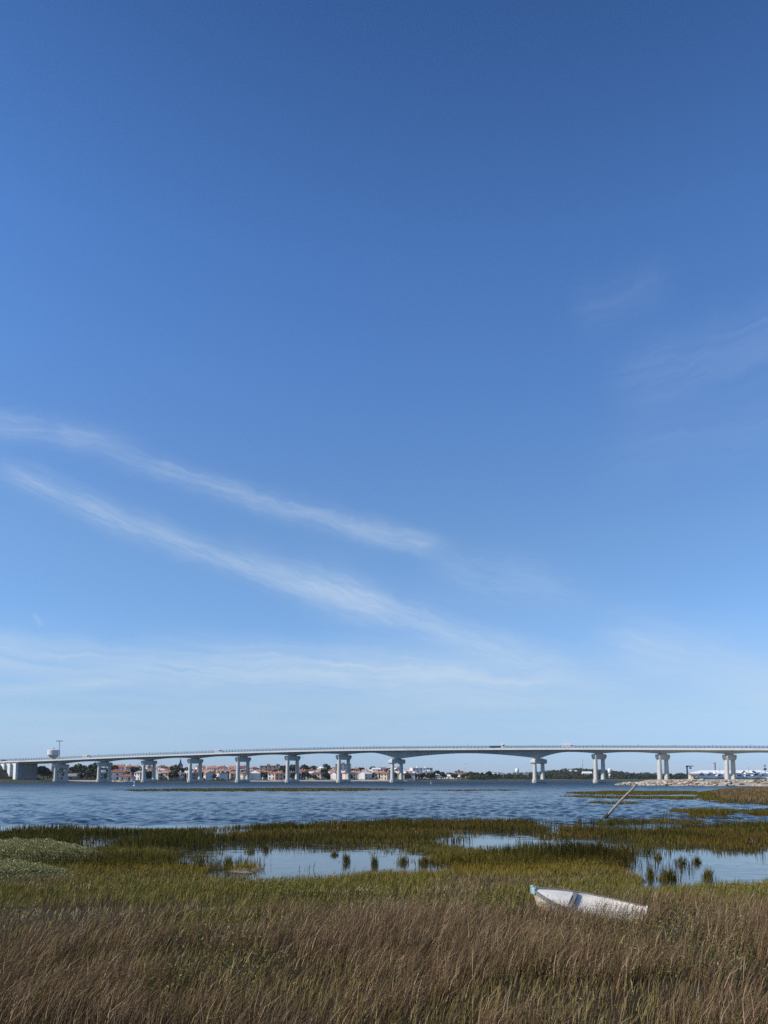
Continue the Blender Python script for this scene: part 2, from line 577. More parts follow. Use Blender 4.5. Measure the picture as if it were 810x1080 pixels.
HUMMOCKS = []
for (px, py, hr, hh) in ((24, 904, 2.3, 0.14), (2, 922, 1.7, 0.07), (66, 905, 1.2, 0.06)):
    p_ = G(px, py, 0.2)
    HUMMOCKS.append((p_[0], p_[1], hr, hh))

# ------------------------------------------------------------------ ground sheet and water sheet
azs = np.concatenate([np.arange(-180, -46, 6.0), np.arange(-46, 46.01, 0.22), np.arange(52, 180, 6.0)])
rs = [0.6]
while rs[-1] < 9500: rs.append(rs[-1] * (1.013 if rs[-1] < 90 else 1.02) + 0.01)
rs = np.array(rs)
A, RR = np.meshgrid(np.radians(azs), rs)
gx, gy = (RR * np.sin(A)).ravel(), (RR * np.cos(A)).ravel()
gz, gmd, gfd, gjd, gk = ground_z(gx, gy, True)
nr, na = len(rs), len(azs)
ii = np.arange((nr - 1) * na).reshape(nr - 1, na)
jj = np.concatenate([ii[:, 1:], ii[:, :1]], 1)
quads = np.stack([ii, jj, jj + na, ii + na], -1).reshape(-1, 4)
verts = np.stack([gx, gy, gz], 1)
verts = np.vstack([verts, [[0, 0, gz[:na].mean()]]])
c0 = len(verts) - 1
fan = np.array([[c0, (i + 1) % na, i] for i in range(na)])
mud, soil, sand = np.array([.05, .042, .024]), np.array([.05, .038, .021]), np.array([.60, .52, .40])
veg, pale_mud = np.array([.075, .085, .04]), np.array([.26, .23, .19])
nz = fbm(gx * .7, gy * .7, 41)[:, None]
gc = np.where((np.hypot(gx, gy) < 300)[:, None], mud * (.7 + .6 * nz), veg * (.7 + .6 * nz))
dry = sst(24, 14, np.hypot(gx, gy))[:, None]
gc = gc * (1 - dry) + soil * (.7 + .6 * nz) * dry
pm = .5 * (sst(-.7, -.2, gmd) * sst(.2, .0, gmd) * (np.hypot(gx, gy) < 60))[:, None] * (nz > .5)
gc = gc * (1 - pm) + pale_mud * pm
mm = sst(-.3, .15, sdf(np.stack([gx, gy], 1), MUD))[:, None]
gc = gc * (1 - mm) + np.array([.34, .30, .25]) * mm
beach = (sst(-4, 3, gfd) * sst(42, 24, gfd) * np.clip(np.maximum(sst(60, 70, gk) * sst(150, 132, gk), sst(235, 262, gk) * sst(450, 425, gk)) + .0, 0, 1) * (gy > 0))[:, None]
gc = gc * (1 - beach) + sand * (.85 + .3 * nz) * beach
grn = (sst(-4, 3, gfd) * sst(60, 24, gfd) * sst(420, 450, gk) * (gy > 0) * (gjd < -5))[:, None]
gc = gc * (1 - grn) + np.array([.13, .14, .065]) * grn
jt = (sst(-6, -2, gjd) * (gy > 0))[:, None]
gc = gc * (1 - jt) + sand * np.array([.9, .9, .92]) * (.75 + .5 * nz) * jt
gc = np.vstack([gc, gc[:1]])
gmat, k, out = new_mat('ground')
b = k.n('ShaderNodeBsdfPrincipled')
at = k.n('ShaderNodeAttribute', attribute_name='col')
tc = k.n('ShaderNodeTexCoord').outputs['Object']
f1 = k.ramp(k.noise(tc, 3.0, 5, 0.65), 0.3, 0.7)
k.l(k.mix(k.m('MULTIPLY', f1, 0.55), at.outputs['Color'], (.02, .018, .014)), b.inputs['Base Color'])
b.inputs['Roughness'].default_value = 0.95
b.inputs['Specular IOR Level'].default_value = 0.1
bn = k.n('ShaderNodeBump')
bn.inputs['Distance'].default_value = 0.04
k.l(k.noise(tc, 9.0, 4), bn.inputs['Height'])
k.l(bn.outputs[0], b.inputs['Normal'])
k.l(b.outputs[0], out.inputs[0])
go = link('ground', np_mesh('ground', verts, [quads, fan], gc, True), gmat)
tag(go, kind='structure', label='dark marsh mud and far low shore under the vegetation')

wmat, k, out = new_mat('lagoon_water')
b = k.n('ShaderNodeBsdfPrincipled')
tc = k.n('ShaderNodeTexCoord').outputs['Object']
sp = k.n('ShaderNodeSeparateXYZ')
k.l(tc, sp.inputs[0])
# open lagoon ruffled by the wind, pools inside the marsh almost still
open_ = k.ramp(k.m('ADD', sp.outputs[1], k.m('MULTIPLY', k.noise(tc, 0.12, 2), 4.0)), 46, 51)
bands = k.ramp(k.noise(k.mapping(tc, (0.010, 0.035, 1)), 1.0, 4, 0.6), 0.36, 0.66)
w1 = k.noise(k.mapping(tc, (0.9, 1.3, 1), (0, 0, 0.25)), 1.0, 3, 0.55, 0.3)
w3 = k.noise(k.mapping(tc, (2.6, 3.6, 1), (0, 0, 0.2)), 1.0, 2, 0.5)
hgt = k.m('ADD', k.m('MULTIPLY', w1, 0.10), k.m('MULTIPLY', w3, 0.03))
paws = k.m('MULTIPLY_ADD', k.ramp(k.noise(k.mapping(tc, (0.35, 0.22, 1)), 1.0, 3, 0.6), 0.42, 0.68), 0.16, 0.03)
amp = k.m('MULTIPLY_ADD', open_, k.m('MULTIPLY_ADD', bands, 0.8, 0.2), paws)
hgt = k.m('MULTIPLY', hgt, amp)
bn = k.n('ShaderNodeBump')
bn.inputs['Distance'].default_value = 1.0
bn.inputs['Strength'].default_value = 1.0
k.l(hgt, bn.inputs['Height'])
k.l(bn.outputs[0], b.inputs['Normal'])
k.l(k.mix(open_, (.035, .038, .03), (.018, .032, .042)), b.inputs['Base Color'])
far_ = k.ramp(sp.outputs[1], 70, 420)
k.l(k.m('ADD', k.m('MULTIPLY', far_, .42), k.m('MULTIPLY_ADD', open_, .08, .04)), b.inputs['Roughness'])
b.inputs['IOR'].default_value = 1.333
k.l(b.outputs[0], out.inputs[0])
# the wind chop is real relief: short crests, fading out in the sheltered pools and on the far water
waz = np.concatenate([np.arange(-180, -44, 8.0), np.arange(-40, 40.01, 0.17), np.arange(44, 180, 8.0)])
wr = [2.0]
while wr[-1] < 46: wr.append(wr[-1] * 1.08)
while wr[-1] < 1100: wr.append(wr[-1] * 1.0052)
while wr[-1] < 9000: wr.append(wr[-1] * 1.15)
wr = np.array(wr)
WA, WR = np.meshgrid(np.radians(waz), wr)
wx, wy, wrr = (WR * np.sin(WA)).ravel(), (WR * np.cos(WA)).ravel(), WR.ravel()
wz = np.zeros(len(wx))
wrg = np.random.default_rng(77)
warpx, warpy = 3.0 * fbm(wx * .12, wy * .12, 101, 2), 3.0 * fbm(wx * .12, wy * .12, 103, 2)
step = np.where(wrr > 46, wrr * .0052, 4.0)
for lam in (.75, .9, 1.1, 1.4, 1.7, 2.1, 2.6, 3.2, 4.0, 5.0, 6.5, 8.5, 11.0, 14.0):
    for q in range(2):
        th = R(wrg.uniform(-62, 62) + 205)        # running toward the camera and to the right
        ph = 2 * math.pi / lam * ((wx + warpx) * math.sin(th) + (wy + warpy) * math.cos(th)) + wrg.uniform(0, 6.28)
        env = .25 + 1.5 * fbm(wx / (lam * 1.7) + q * 9, wy / (lam * 1.7), 110 + int(lam * 10) + q, 2) ** 2
        slope = .12 if lam < 1.8 else .04 if lam < 4.5 else .045
        wz += slope * lam / (2 * math.pi) * env * np.sin(ph) * sst(2.0, 3.6, lam / step) * (1 if lam < 2.3 else sst(30, 130, wrr) if lam < 4.5 else sst(110, 300, wrr))
gust = .42 + 1.05 * sst(.34, .62, fbm(wx * .011 + 3, wy * .03, 131, 4))
sheltered = sst(44, 50, wy + 3 * (fbm(wx * .1, wy * .1, 133) - .5)) * (np.abs(WA.ravel()) < R(41)) * sst(1100, 700, wrr)
wz *= gust * sheltered
nwr, nwa = len(wr), len(waz)
ii = np.arange((nwr - 1) * nwa).reshape(nwr - 1, nwa)
jj = np.concatenate([ii[:, 1:], ii[:, :1]], 1)
wq = np.stack([ii, jj, jj + nwa, ii + nwa], -1).reshape(-1, 4)
wv = np.vstack([np.stack([wx, wy, wz], 1), [[0, 0, 0]]])
wfan = np.array([[len(wv) - 1, (i + 1) % nwa, i] for i in range(nwa)])
wo = link('lagoon_water', np_mesh('lagoon_water', wv, [wq[:, ::-1].copy(), wfan], None, True), wmat)
tag(wo, kind='structure', label='blue wind-rippled lagoon water with calm pools in the marsh')

# ------------------------------------------------------------------ the bridge
BA = R(15)
bu, bv = np.array([math.cos(BA), -math.sin(BA)]), np.array([math.sin(BA), math.cos(BA)])
bridge = empty('road_bridge', (46, 440, 0), -BA)
tag(bridge, 'long pale concrete road bridge with arched girders crossing the lagoon on twin-column piers', 'bridge')
TS = np.array([(-700, 9.4), (-420, 10.7), (-330, 12.6), (-305, 13.2), (-262, 14.25), (-235, 15.2), (-207, 16.05), (-168, 17.0), (-137, 17.85), (-100, 18.5), (-65, 18.8), (-20, 18.75),
               (30, 18.5), (66, 18.22), (123, 17.5), (154, 17.1), (260, 15.6), (420, 13.2)])
ss = np.arange(-700, 421, 4.0)
tt = np.interp(ss, TS[:, 0], TS[:, 1])
for _ in range(6): tt[1:-1] = .25 * tt[:-2] + .5 * tt[1:-1] + .25 * tt[2:]
top = lambda s: np.interp(s, ss, tt)          # middle of the white edge beam
PIERS = [-40 - 32 * i for i in range(7, -1, -1)] + [40, 72, 104.3, 136.9] + [136.9 + 32 * i for i in range(1, 5)]


def depth(s):
    if s < -268: return 1.7
    for a, bb in zip(PIERS[:-1], PIERS[1:]):
        if a <= s <= bb:
            u = (s - a) / (bb - a)
            da, db = [5.0 if abs(abs(q) - 40) < 1 else 2.35 for q in (a, bb)]
            mid = 1.95 if bb - a > 50 else 1.35
            p = abs(2 * u - 1)
            return mid + ((da if u < .5 else db) - mid) * p ** (1.75 if (da if u < .5 else db) > 3 else 2.0)
    return 2.3


def loft(sec, s0, s1, step=2.0):
    m_ = MB()
    st = np.arange(s0, s1 + .01, step)
    n = len(sec(s0))
    vs, fs = [], []
    for s in st: vs += [(s, y, z) for y, z in sec(s)]
    for i in range(len(st) - 1):
        for j in range(n):
            q = (j + 1) % n
            fs.append((i * n + j, i * n + q, (i + 1) * n + q, (i + 1) * n + j))
    fs += [tuple(range(n)), tuple(range(len(vs) - n, len(vs)))]
    return m_.add(vs, fs)


HW = 6.5
S0, S1 = -690.0, 410.0
loft(lambda s: [(-HW + .36, top(s) + .05), (HW - .36, top(s) + .05), (HW - .36, top(s) - .28), (3.4, top(s) - .62), (-3.4, top(s) - .62), (-HW + .36, top(s) - .28)], S0, S1).build('deck_slab', M['concrete'], bridge)
loft(lambda s: [(-HW + .9, top(s) + .058), (HW - .9, top(s) + .058), (HW - .9, top(s) + .10), (-HW + .9, top(s) + .10)], S0, S1).build('road_surface', M['asphalt'], bridge)
for sg in (-1, 1):
    loft(lambda s: [(sg * HW, top(s) + .5), (sg * (HW - .35), top(s) + .5), (sg * (HW - .35), top(s) - .5), (sg * HW, top(s) - .45)], S0, S1).build('edge_beam', M['white_concrete'], bridge)
loft(lambda s: [(-3.3, top(s) - .623), (3.3, top(s) - .623), (2.7, top(s) - depth(s)), (-2.7, top(s) - depth(s))], S0, S1, 1.0).build('box_girder', M['concrete'], bridge)
for sg in (-1, 1):
    m_ = MB()
    y = sg * (HW - .18)
    for q in (.85, 1.2, 1.55, 1.85):
        st = np.arange(S0, S1 + .1, 8)
        for a, bb in zip(st[:-1], st[1:]):
            m_.cyl((a, y, top(a) + q), (bb, y, top(bb) + q), .045, .045, 4)
    for i, s in enumerate(np.arange(S0, S1, 2.0)):
        hp = 2.5 if i % 9 == 4 else 1.9
        m_.box(s - .06, s + .06, y - .06, y + .06, top(s) + .502, top(s) + hp)
    m_.build('railing', M['railing'], bridge)

# piers stand skewed to the road, in line with the tide
PL = math.pi / 2 - R(51)
AL = math.pi / 2 - R(38)                       # world angle of the line through the two columns
for s in PIERS:
    main = abs(abs(s) - 40) < 1
    pr = bpy.data.objects.new('pier', None)
    COL.objects.link(pr)
    pr.parent = bridge
    pr.location = (s, 0, 0)
    pr.rotation_euler = (0, 0, PL + BA)
    zt = float(top(s) - depth(s))
    w = bpy.data.objects
    wx, wy = 46 + bu[0] * s, 440 + bu[1] * s
    zb = float(ground_z([wx], [wy])[0])
    hc = 3.0 if not main else 2.9
    for sg in (-1, 1):
        m_ = MB()
        x0, x1, yw = sg * 3.3 - .85, sg * 3.3 + .85, .9
        e = .35
        oct_ = lambda g: [(x0 + e - g, -yw - g), (x1 - e + g, -yw - g), (x1 + g, -yw + e - g), (x1 + g, yw - e + g), (x1 - e + g, yw + g), (x0 + e - g, yw + g), (x0 - g, yw - e + g), (x0 - g, -yw + e - g)]
        vs = [(x, y, -1.2) for x, y in oct_(.22)] + [(x, y, zt - hc + .2) for x, y in oct_(0.0)]
        m_.add(vs, [(i, (i + 1) % 8, 8 + (i + 1) % 8, 8 + i) for i in range(8)] + [tuple(range(8)), tuple(range(8, 16))])
        m_.build('column', M['pier_concrete'], pr)
    m_ = MB()
    if main:
        for sg in (-1, 1):
            m_.prism([(sg * 3.3 + px, zt - hc + pz) for px, pz in ((-1.1, 0), (-1.75, .6), (-1.75, 1.9), (-1.3, 2.55), (1.3, 2.55), (1.75, 1.9), (1.75, .6), (1.1, 0))], 'y', -1.7, 1.7)
        m_.box(-1.7, 1.7, -1.25, 1.25, zt - hc + .45, zt - .45)
        m_.box(-2.9, 2.9, -1.0, 1.0, zt - .449, zt + .1)
    else:
        m_.prism([(-3.7, zt - hc), (-4.4, zt - hc + .8), (-4.8, zt - hc + 1.6), (-4.8, zt - .75), (-4.0, zt - .25), (4.0, zt - .25), (4.8, zt - .75), (4.8, zt - hc + 1.6), (4.4, zt - hc + .8), (3.7, zt - hc)], 'y', -1.45, 1.45)
        m_.box(-2.6, 2.6, -1.0, 1.0, zt - .249, zt + .1)
    m_.build('pier_cap', M['pier_concrete'], pr)
    if zb < .3:
        m_ = MB()
        e = .8
        x0, x1, yw, zp = -4.8, 4.8, 1.45, 2.0
        m_.prism([(x0 + e, -yw), (x1 - e, -yw), (x1, -yw + e), (x1, yw - e), (x1 - e, yw), (x0 + e, yw), (x0, yw - e), (x0, -yw + e)], 'z', -1.2, zp)
        m_.build('plinth', M['pier_concrete'], pr)
        m_ = MB()
        g = .03
        m_.prism([(x0 + e, -yw - g), (x1 - e, -yw - g), (x1 + g, -yw + e), (x1 + g, yw - e), (x1 - e, yw + g), (x0 + e, yw + g), (x0 - g, yw - e), (x0 - g, -yw + e)], 'z', -.6, .55)
        m_.build('tide_band', M['tide_concrete'], pr)

# left abutment: skewed front wall in shade, ribbed wing wall in the sun
ab = bpy.data.objects.new('abutment', None)
COL.objects.link(ab)
ab.parent = bridge
L_front = 12.2
fa = (AL + BA)                                  # in bridge axes
fdx, fdy = math.cos(fa), math.sin(fa)
k0 = 2 * HW / fdy
cx0 = -292.0                                    # near corner of the front wall, along the road
zt = float(top(-285)) - .64
poly = [(cx0, -HW + .4), (cx0 + fdx * (2 * HW - .8) / fdy, HW - .4), (cx0 - 60, HW - .4), (cx0 - 60, -HW + .4)]
m_ = MB()
n = 4
tops = [float(top(p[0])) - .7 for p in poly]
m_.add([(x, y, -.8) for x, y in poly] + [(poly[i][0], poly[i][1], tops[i]) for i in range(4)], [(i, (i + 1) % 4, 4 + (i + 1) % 4, 4 + i) for i in range(4)] + [(3, 2, 1, 0), (4, 5, 6, 7)])
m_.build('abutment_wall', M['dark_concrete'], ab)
m_ = MB()
for i in range(7):
    x = cx0 - 1.2 - i * 4.6
    m_.prism([(x - 3.0, -HW + .298), (x + .9, -HW + .298), (x + .9, -HW - 1.25), (x - 2.6, -HW + .1)], 'z', -.5, float(top(x)) - 1.2)
m_.box(cx0 - 60, cx0, -HW + .30, -HW + .398, -.8, float(top(cx0)) - 2.2)
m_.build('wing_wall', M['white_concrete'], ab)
m_ = MB()
c1 = (cx0 + fdx * (2 * HW - .8) / fdy, HW - .4)
nx, ny = fdy, -fdx
m_.add([(cx0 + nx * .12, -HW + .4 + ny * .12, .1), (c1[0] + nx * .12, c1[1] + ny * .12, .1), (c1[0] + nx * .12, c1[1] + ny * .12, 2.3), (cx0 + nx * .12, -HW + .4 + ny * .12, 2.3),
        (cx0 + nx * .003, -HW + .4 + ny * .003, .1), (c1[0] + nx * .003, c1[1] + ny * .003, .1), (c1[0] + nx * .003, c1[1] + ny * .003, 2.3), (cx0 + nx * .003, -HW + .4 + ny * .003, 2.3)],
       [(0, 1, 2, 3), (7, 6, 5, 4), (0, 4, 5, 1), (1, 5, 6, 2), (2, 6, 7, 3), (3, 7, 4, 0)])
m_.build('painted_base', M['blue_paint'], ab)


def bw(s, y):
    """bridge axes to world"""
    p = np.array([46, 440.]) + bu * s + bv * y
    return p


def mound(name, f, xs, ys, label):
    vs, fs = [], []
    for x in xs:
        for y in ys:
            p = bw(x, y)
            vs.append((p[0], p[1], f(x, y)))
    n = len(ys)
    for i in range(len(xs) - 1):
        for j in range(n - 1):
            fs.append((i * n + j, i * n + j + 1, (i + 1) * n + j + 1, (i + 1) * n + j))
    o = link(name, MB().add(vs, fs).mesh(name, True), M['earth'])
    tag(o, label, kind='structure')
    return o


def emb(x, y):
    # ramps down from the road toward the near corner and outward from the wall
    hgt = np.clip((cx0 - .5 - x) * .95, 0, float(top(x)) - 1.4)
    out_ = max(0, -y - HW)
    q = hgt - out_ * .5 + .5 * (float(fbm(np.array([x * .3]), np.array([y * .3]), 3)[0]) - .5)
    return max(q, -0.6)


mound('embankment', emb, np.arange(-420, cx0 + 6, 2.0), np.arange(-46, -5.8, 1.6), 'dark grassy embankment sloping down below the ribbed abutment wall')
mound('far_embankment', lambda x, y: max(-.6, min(9.5, float(top(x)) - 1.2) * np.clip((cx0 + 13 - x) / 24, 0, 1) - max(0, y - HW) * .5),
      np.arange(-420, cx0 + 16, 2.0), np.arange(6.2, 40, 1.6), 'dark grassy embankment behind the shaded abutment wall')

# ------------------------------------------------------------------ vehicles on the bridge
def make_vehicle(name, body, glass, wheels, bmat, half):
    """body / glass: side outlines (x, z)"""
    root = empty(name)
    m_ = MB()
    m_.prism(body, 'y', -half, half)
    o = m_.build('body', bmat, root)
    bv_ = o.modifiers.new('bevel', 'BEVEL')
    bv_.width, bv_.segments = .05, 2
    for g in glass:
        MB().prism(g, 'y', -half - .012, half + .012).build('window', M['window'], root)
    for x in wheels:
        for sg in (-1, 1):
            wh = MB().cyl((x, sg * (half - .18), .33), (x, sg * (half + .03), .33), .33, .33, 14).build('wheel', M['rubber'], root)
            MB().cyl((x, sg * (half + .032), .33), (x, sg * (half + .045), .33), .19, .17, 10).build('hub_cap', M['steel'], wh)
    return root


car_b = [(-2.05, .35), (2.05, .35), (2.1, .75), (1.25, .95), (.55, 1.42), (-1.2, 1.45), (-1.95, 1.0), (-2.1, .8)]
car_g = [[(1.05, .97), (.5, 1.36), (-.25, 1.38), (-.25, .97)], [(-.35, .97), (-.35, 1.38), (-1.1, 1.38), (-1.65, .98)]]
van_b = [(-2.6, .4), (2.6, .4), (2.65, 1.05), (1.9, 1.3), (1.35, 2.25), (-2.55, 2.3), (-2.65, .9)]
van_g = [[(1.75, 1.32), (1.3, 2.05), (.5, 2.05), (.5, 1.32)]]
vs_ = [
    ('car', car_b, car_g, (-1.3, 1.3), M['car_dark'], .86, 5, 'dark car at the left end of the bridge, left of a white car', 'car'),
    ('car', car_b, car_g, (-1.3, 1.3), M['car_white'], .86, 11.5, 'white car on the bridge at the far left above the abutment', 'car'),
    ('delivery_van', van_b, van_g, (-1.6, 1.6), M['car_white'], 1.0, 92, 'white van on the bridge between the first and second piers', 'van'),
    ('delivery_van', van_b, van_g, (-1.6, 1.6), M['car_white'], 1.0, 231, 'white van on the bridge midway between the fourth and fifth piers', 'van'),
]


def s_at(px, off):
    d = ray(px, 790)
    o = np.array([46, 440.]) + bv * off
    Am = np.array([[d[0], -bu[0]], [d[1], -bu[1]]])
    return np.linalg.solve(Am, o)[1]


def put_on_road(root, px, lane, label, cat):
    s = s_at(px, lane)
    p = bw(s, lane)
    root.location = (p[0], p[1], float(top(s)) + .101)
    slope = float(top(s + 3) - top(s - 3)) / 6
    root.rotation_euler = (0, -math.atan(slope), -BA)
    tag(root, label, cat, 'vehicles crossing the bridge')


for n, b_, g_, w_, m_, hf, px, lab, cat in vs_:
    put_on_road(make_vehicle(n, b_, g_, w_, m_, hf), px, -2.9, lab, cat)
# box truck
t = make_vehicle('box_truck', [(1.5, .5), (2.9, .5), (2.95, 1.3), (2.6, 2.2), (1.5, 2.2)], [[(2.75, 1.35), (2.52, 2.05), (1.9, 2.05), (1.9, 1.35)]], (-1.9, 2.2), M['car_white'], 1.0)
MB().box(-3.2, 1.4, -1.15, 1.15, .75, 3.1).build('cargo_box', M['car_white'], t)
put_on_road(t, 599, -2.9, 'white box truck on the bridge above the right haunch of the main span', 'truck')
t = make_vehicle('flatbed_truck', [(1.3, .5), (3.6, .5), (3.7, 1.4), (3.3, 2.5), (1.5, 2.6), (1.3, 2.3)], [[(3.45, 1.5), (3.18, 2.3), (2.3, 2.35), (2.3, 1.5)]], (-3.2, -2.1, 2.7), M['car_white'], 1.1)
MB().box(-4.8, 1.2, -1.2, 1.2, .8, 1.7).build('cargo_bed', M['car_dark'], t)
MB().box(1.4, 2.6, -.6, .6, 2.601, 2.95).build('roof_deflector', M['car_white'], t)
put_on_road(t, 526, -2.9, 'truck with white cab and dark low bed near the middle of the main span', 'truck')

# ------------------------------------------------------------------ trees (shared crowns)
def crown_mesh(name, seed, rx, rz, n, leaf, cols, lobes=6, conical=False):
    r_ = np.random.default_rng(seed)
    cen, rad = [], []
    for i in range(lobes):
        a = r_.uniform(0, 2 * math.pi)
        q = r_.uniform(.1, .62)
        zz = r_.uniform(-.5, .55)
        if conical: q *= .5 * (1 - (zz + .5)); 
        cen.append((rx * q * math.cos(a), rx * q * math.sin(a), rz * zz))
        rad.append(r_.uniform(.38, .6) * (0.75 - .45 * (zz + .5) if conical else 1))
    cen, rad = np.array(cen), np.array(rad)
    k = r_.integers(0, lobes, n)
    dv = r_.normal(size=(n, 3))
    dv /= np.linalg.norm(dv, axis=1)[:, None]
    rr = r_.uniform(.55, 1.05, n) ** .6
    P = cen[k] + dv * (rr * rad[k])[:, None] * np.array([rx, rx, rz * 1.05])
    up = dv * .6 + r_.normal(size=(n, 3)) * .55 + np.array([0, 0, .3])
    up /= np.linalg.norm(up, axis=1)[:, None]
    t1 = np.cross(up, r_.normal(size=(n, 3)))
    t1 /= np.linalg.norm(t1, axis=1)[:, None]
    t2 = np.cross(up, t1)
    sz = leaf * r_.uniform(.6, 1.4, n)[:, None]
    V = np.stack([P - t1 * sz - t2 * sz * .6, P + t1 * sz - t2 * sz * .5, P + t1 * sz * .8 + t2 * sz * .7, P - t1 * sz * .7 + t2 * sz * .6], 1).reshape(-1, 3)
    V[:, 2] += rz
    c = np.array(cols)
    ci = c[r_.integers(0, len(c), n)] * (r_.uniform(.75, 1.25, n) * (.85 + .3 * (k / lobes)))[:, None]
    return np_mesh(name, V, [np.arange(4 * n).reshape(-1, 4)], np.repeat(ci, 4, 0))


dark = [(.03, .05, .022), (.04, .06, .028), (.025, .042, .02), (.05, .062, .03)]
olive = [(.07, .085, .035), (.055, .07, .03), (.09, .095, .045)]
CROWNS = [crown_mesh('crown', 1, 3.6, 2.6, 420, .5, dark), crown_mesh('crown', 2, 4.4, 2.8, 480, .55, dark), crown_mesh('crown', 3, 3.0, 3.2, 380, .5, olive),
          crown_mesh('crown', 4, 5.0, 2.2, 480, .55, dark, 8), crown_mesh('crown', 5, 2.2, 4.4, 360, .45, dark, 9, True), crown_mesh('crown', 6, 3.8, 2.4, 420, .5, olive)]
CDESC = ['dark rounded tree', 'broad dark tree', 'olive green tree', 'wide low dark tree', 'tall pointed dark tree', 'broad olive green tree']
tm = MB()
tm.cyl((0, 0, -.5), (0.1, 0, 3.2), .28, .17, 8)
tm.cyl((.08, 0, 2.4), (1.2, .4, 4.4), .12, .05, 6)
tm.cyl((.08, 0, 2.2), (-1.0, -.5, 4.2), .12, .05, 6)
TRUNK = tm.mesh('trunk', True)
TRUNK.materials.append(M['bark'])
for c in CROWNS: c.materials.append(M['leaf'])
PIN = {}


def tree(kind, x, y, z, sc, rz):
    t = empty(('pine_tree' if kind == 4 else 'leafy_tree'), (x, y, z), rz)
    t.scale = (sc, sc, sc)
    link('trunk', TRUNK, None, t)
    c = link('crown', CROWNS[kind], None, t)
    c.location = (0, 0, {4: 1.0}.get(kind, 1.6))
    return t


# ------------------------------------------------------------------ the town
WIN = MB().box(-.55, .55, -.03, .05, 0, 1.35).mesh('window')
WIN.materials.append(M['window'])
DOOR = MB().box(-.5, .5, -.03, .05, 0, 2.1).mesh('door')
DOOR.materials.append(M['window'])
WALLN = {'white_wall': 'white', 'cream_wall': 'cream', 'pink_wall': 'brick pink', 'grey_wall': 'grey'}
ROOFN = {'orange_roof': 'orange', 'red_roof': 'dark red', 'grey_roof': 'grey', 'white_roof': 'white'}


def house(w, d, st, wall, roof, kind, x, y, z, rz):
    h = 2.45 * st + .2
    root = empty('apartment_block' if st > 3 or kind == 'flat' and w > 13 else 'house', (x, y, z), rz)
    m_ = MB()
    rh = min(w, d) * .26
    if kind == 'gable':
        m_.prism([(-d / 2, -1.2), (d / 2, -1.2), (d / 2, h), (0, h + rh - .15), (-d / 2, h)], 'x', -w / 2, w / 2)
    else:
        m_.box(-w / 2, w / 2, -d / 2, d / 2, -1.2, h)
    m_.build('wall', M[wall], root)
    m_ = MB()
    o = .45
    if kind == 'gable':
        sl_ = rh / (d / 2)
        for sg in (-1, 1):
            m_.prism([(0, h + rh), (sg * (d / 2 + o), h - sl_ * o + .03), (sg * (d / 2 + o), h - sl_ * o - .17 + .03), (0, h + rh - .2)][::sg], 'x', -w / 2 - o, w / 2 + o)
    elif kind == 'hip':
        q = min(w / 2 - .5, d / 2)
        X, Y = w / 2 + o, d / 2 + o
        m_.add([(-X, -Y, h + .003), (X, -Y, h + .003), (X, Y, h + .003), (-X, Y, h + .003), (-X, -Y, h + .2), (X, -Y, h + .2), (X, Y, h + .2), (-X, Y, h + .2), (-w / 2 + q, 0, h + rh + .2), (w / 2 - q, 0, h + rh + .2)],
               [(3, 2, 1, 0), (0, 1, 5, 4), (1, 2, 6, 5), (2, 3, 7, 6), (3, 0, 4, 7), (4, 5, 9, 8), (5, 6, 9), (6, 7, 8, 9), (7, 4, 8)])
    else:
        m_.box(-w / 2 - .12, w / 2 + .12, -d / 2 - .12, d / 2 + .12, h + .003, h + .5)
        m_.box(-1.5, 1.5, -1.2, 1.2, h + .503, h + 2.0)
    rf = m_.build('roof', M[roof], root)
    if kind != 'flat':
        MB().box(w * .2, w * .2 + .7, .5, 1.2, h + rh * .3, h + rh + .9).build('chimney', M[wall], rf)
    nw = max(2, int(w / 3.6))
    for f_ in range(st):
        for i in range(nw):
            xx = -w / 2 + (i + .5) * w / nw
            if f_ == 0 and i == nw // 2:
                dd = link('door', DOOR, None, root)
                dd.location = (xx, -d / 2 - .02, 0)
            else:
                ww = link('window', WIN, None, root)
                ww.location = (xx, -d / 2 - .02, .75 + 2.45 * f_)
    return root


TOWN = []        # (object, px, description, category)
_G = 'houses along the far shore'


def add_house(px, back, w, d, st, wall, roof, kind, yaw=None, adj=''):
    pp = at_range(px, 600)
    sr = float(shore_range(np.array([pp[0]]), np.array([pp[1]]))[0][0])
    p = at_range(px, sr + back)
    z = float(ground_z([p[0]], [p[1]])[0])
    face = math.atan2(-p[0], p[1])               # looking back at the water
    yaw = random.uniform(-.6, .6) if yaw is None else yaw - .35
    if st < 4: w, d = w * .64, d * .72
    o = house(w, d, st, wall, roof, kind, p[0], p[1], max(z, .6), face + yaw)
    if o.name.startswith('apartment'):
        desc = f"{WALLN[wall]} {st}-storey block"
    else:
        desc = f"{WALLN[wall]} house with {ROOFN[roof]} {'flat' if kind == 'flat' else ''} roof".replace('  ', ' ')
    TOWN.append((o, px, desc, 'apartment block' if o.name.startswith('apartment') else 'house'))
    return o


def occupied(px, back, w, lst=[]):
    for (q, b_, w_) in lst:
        if abs(back - b_) < 11 and abs(px - q) < (w + w_) * .42: return True
    lst.append((px, back, w))
    return False


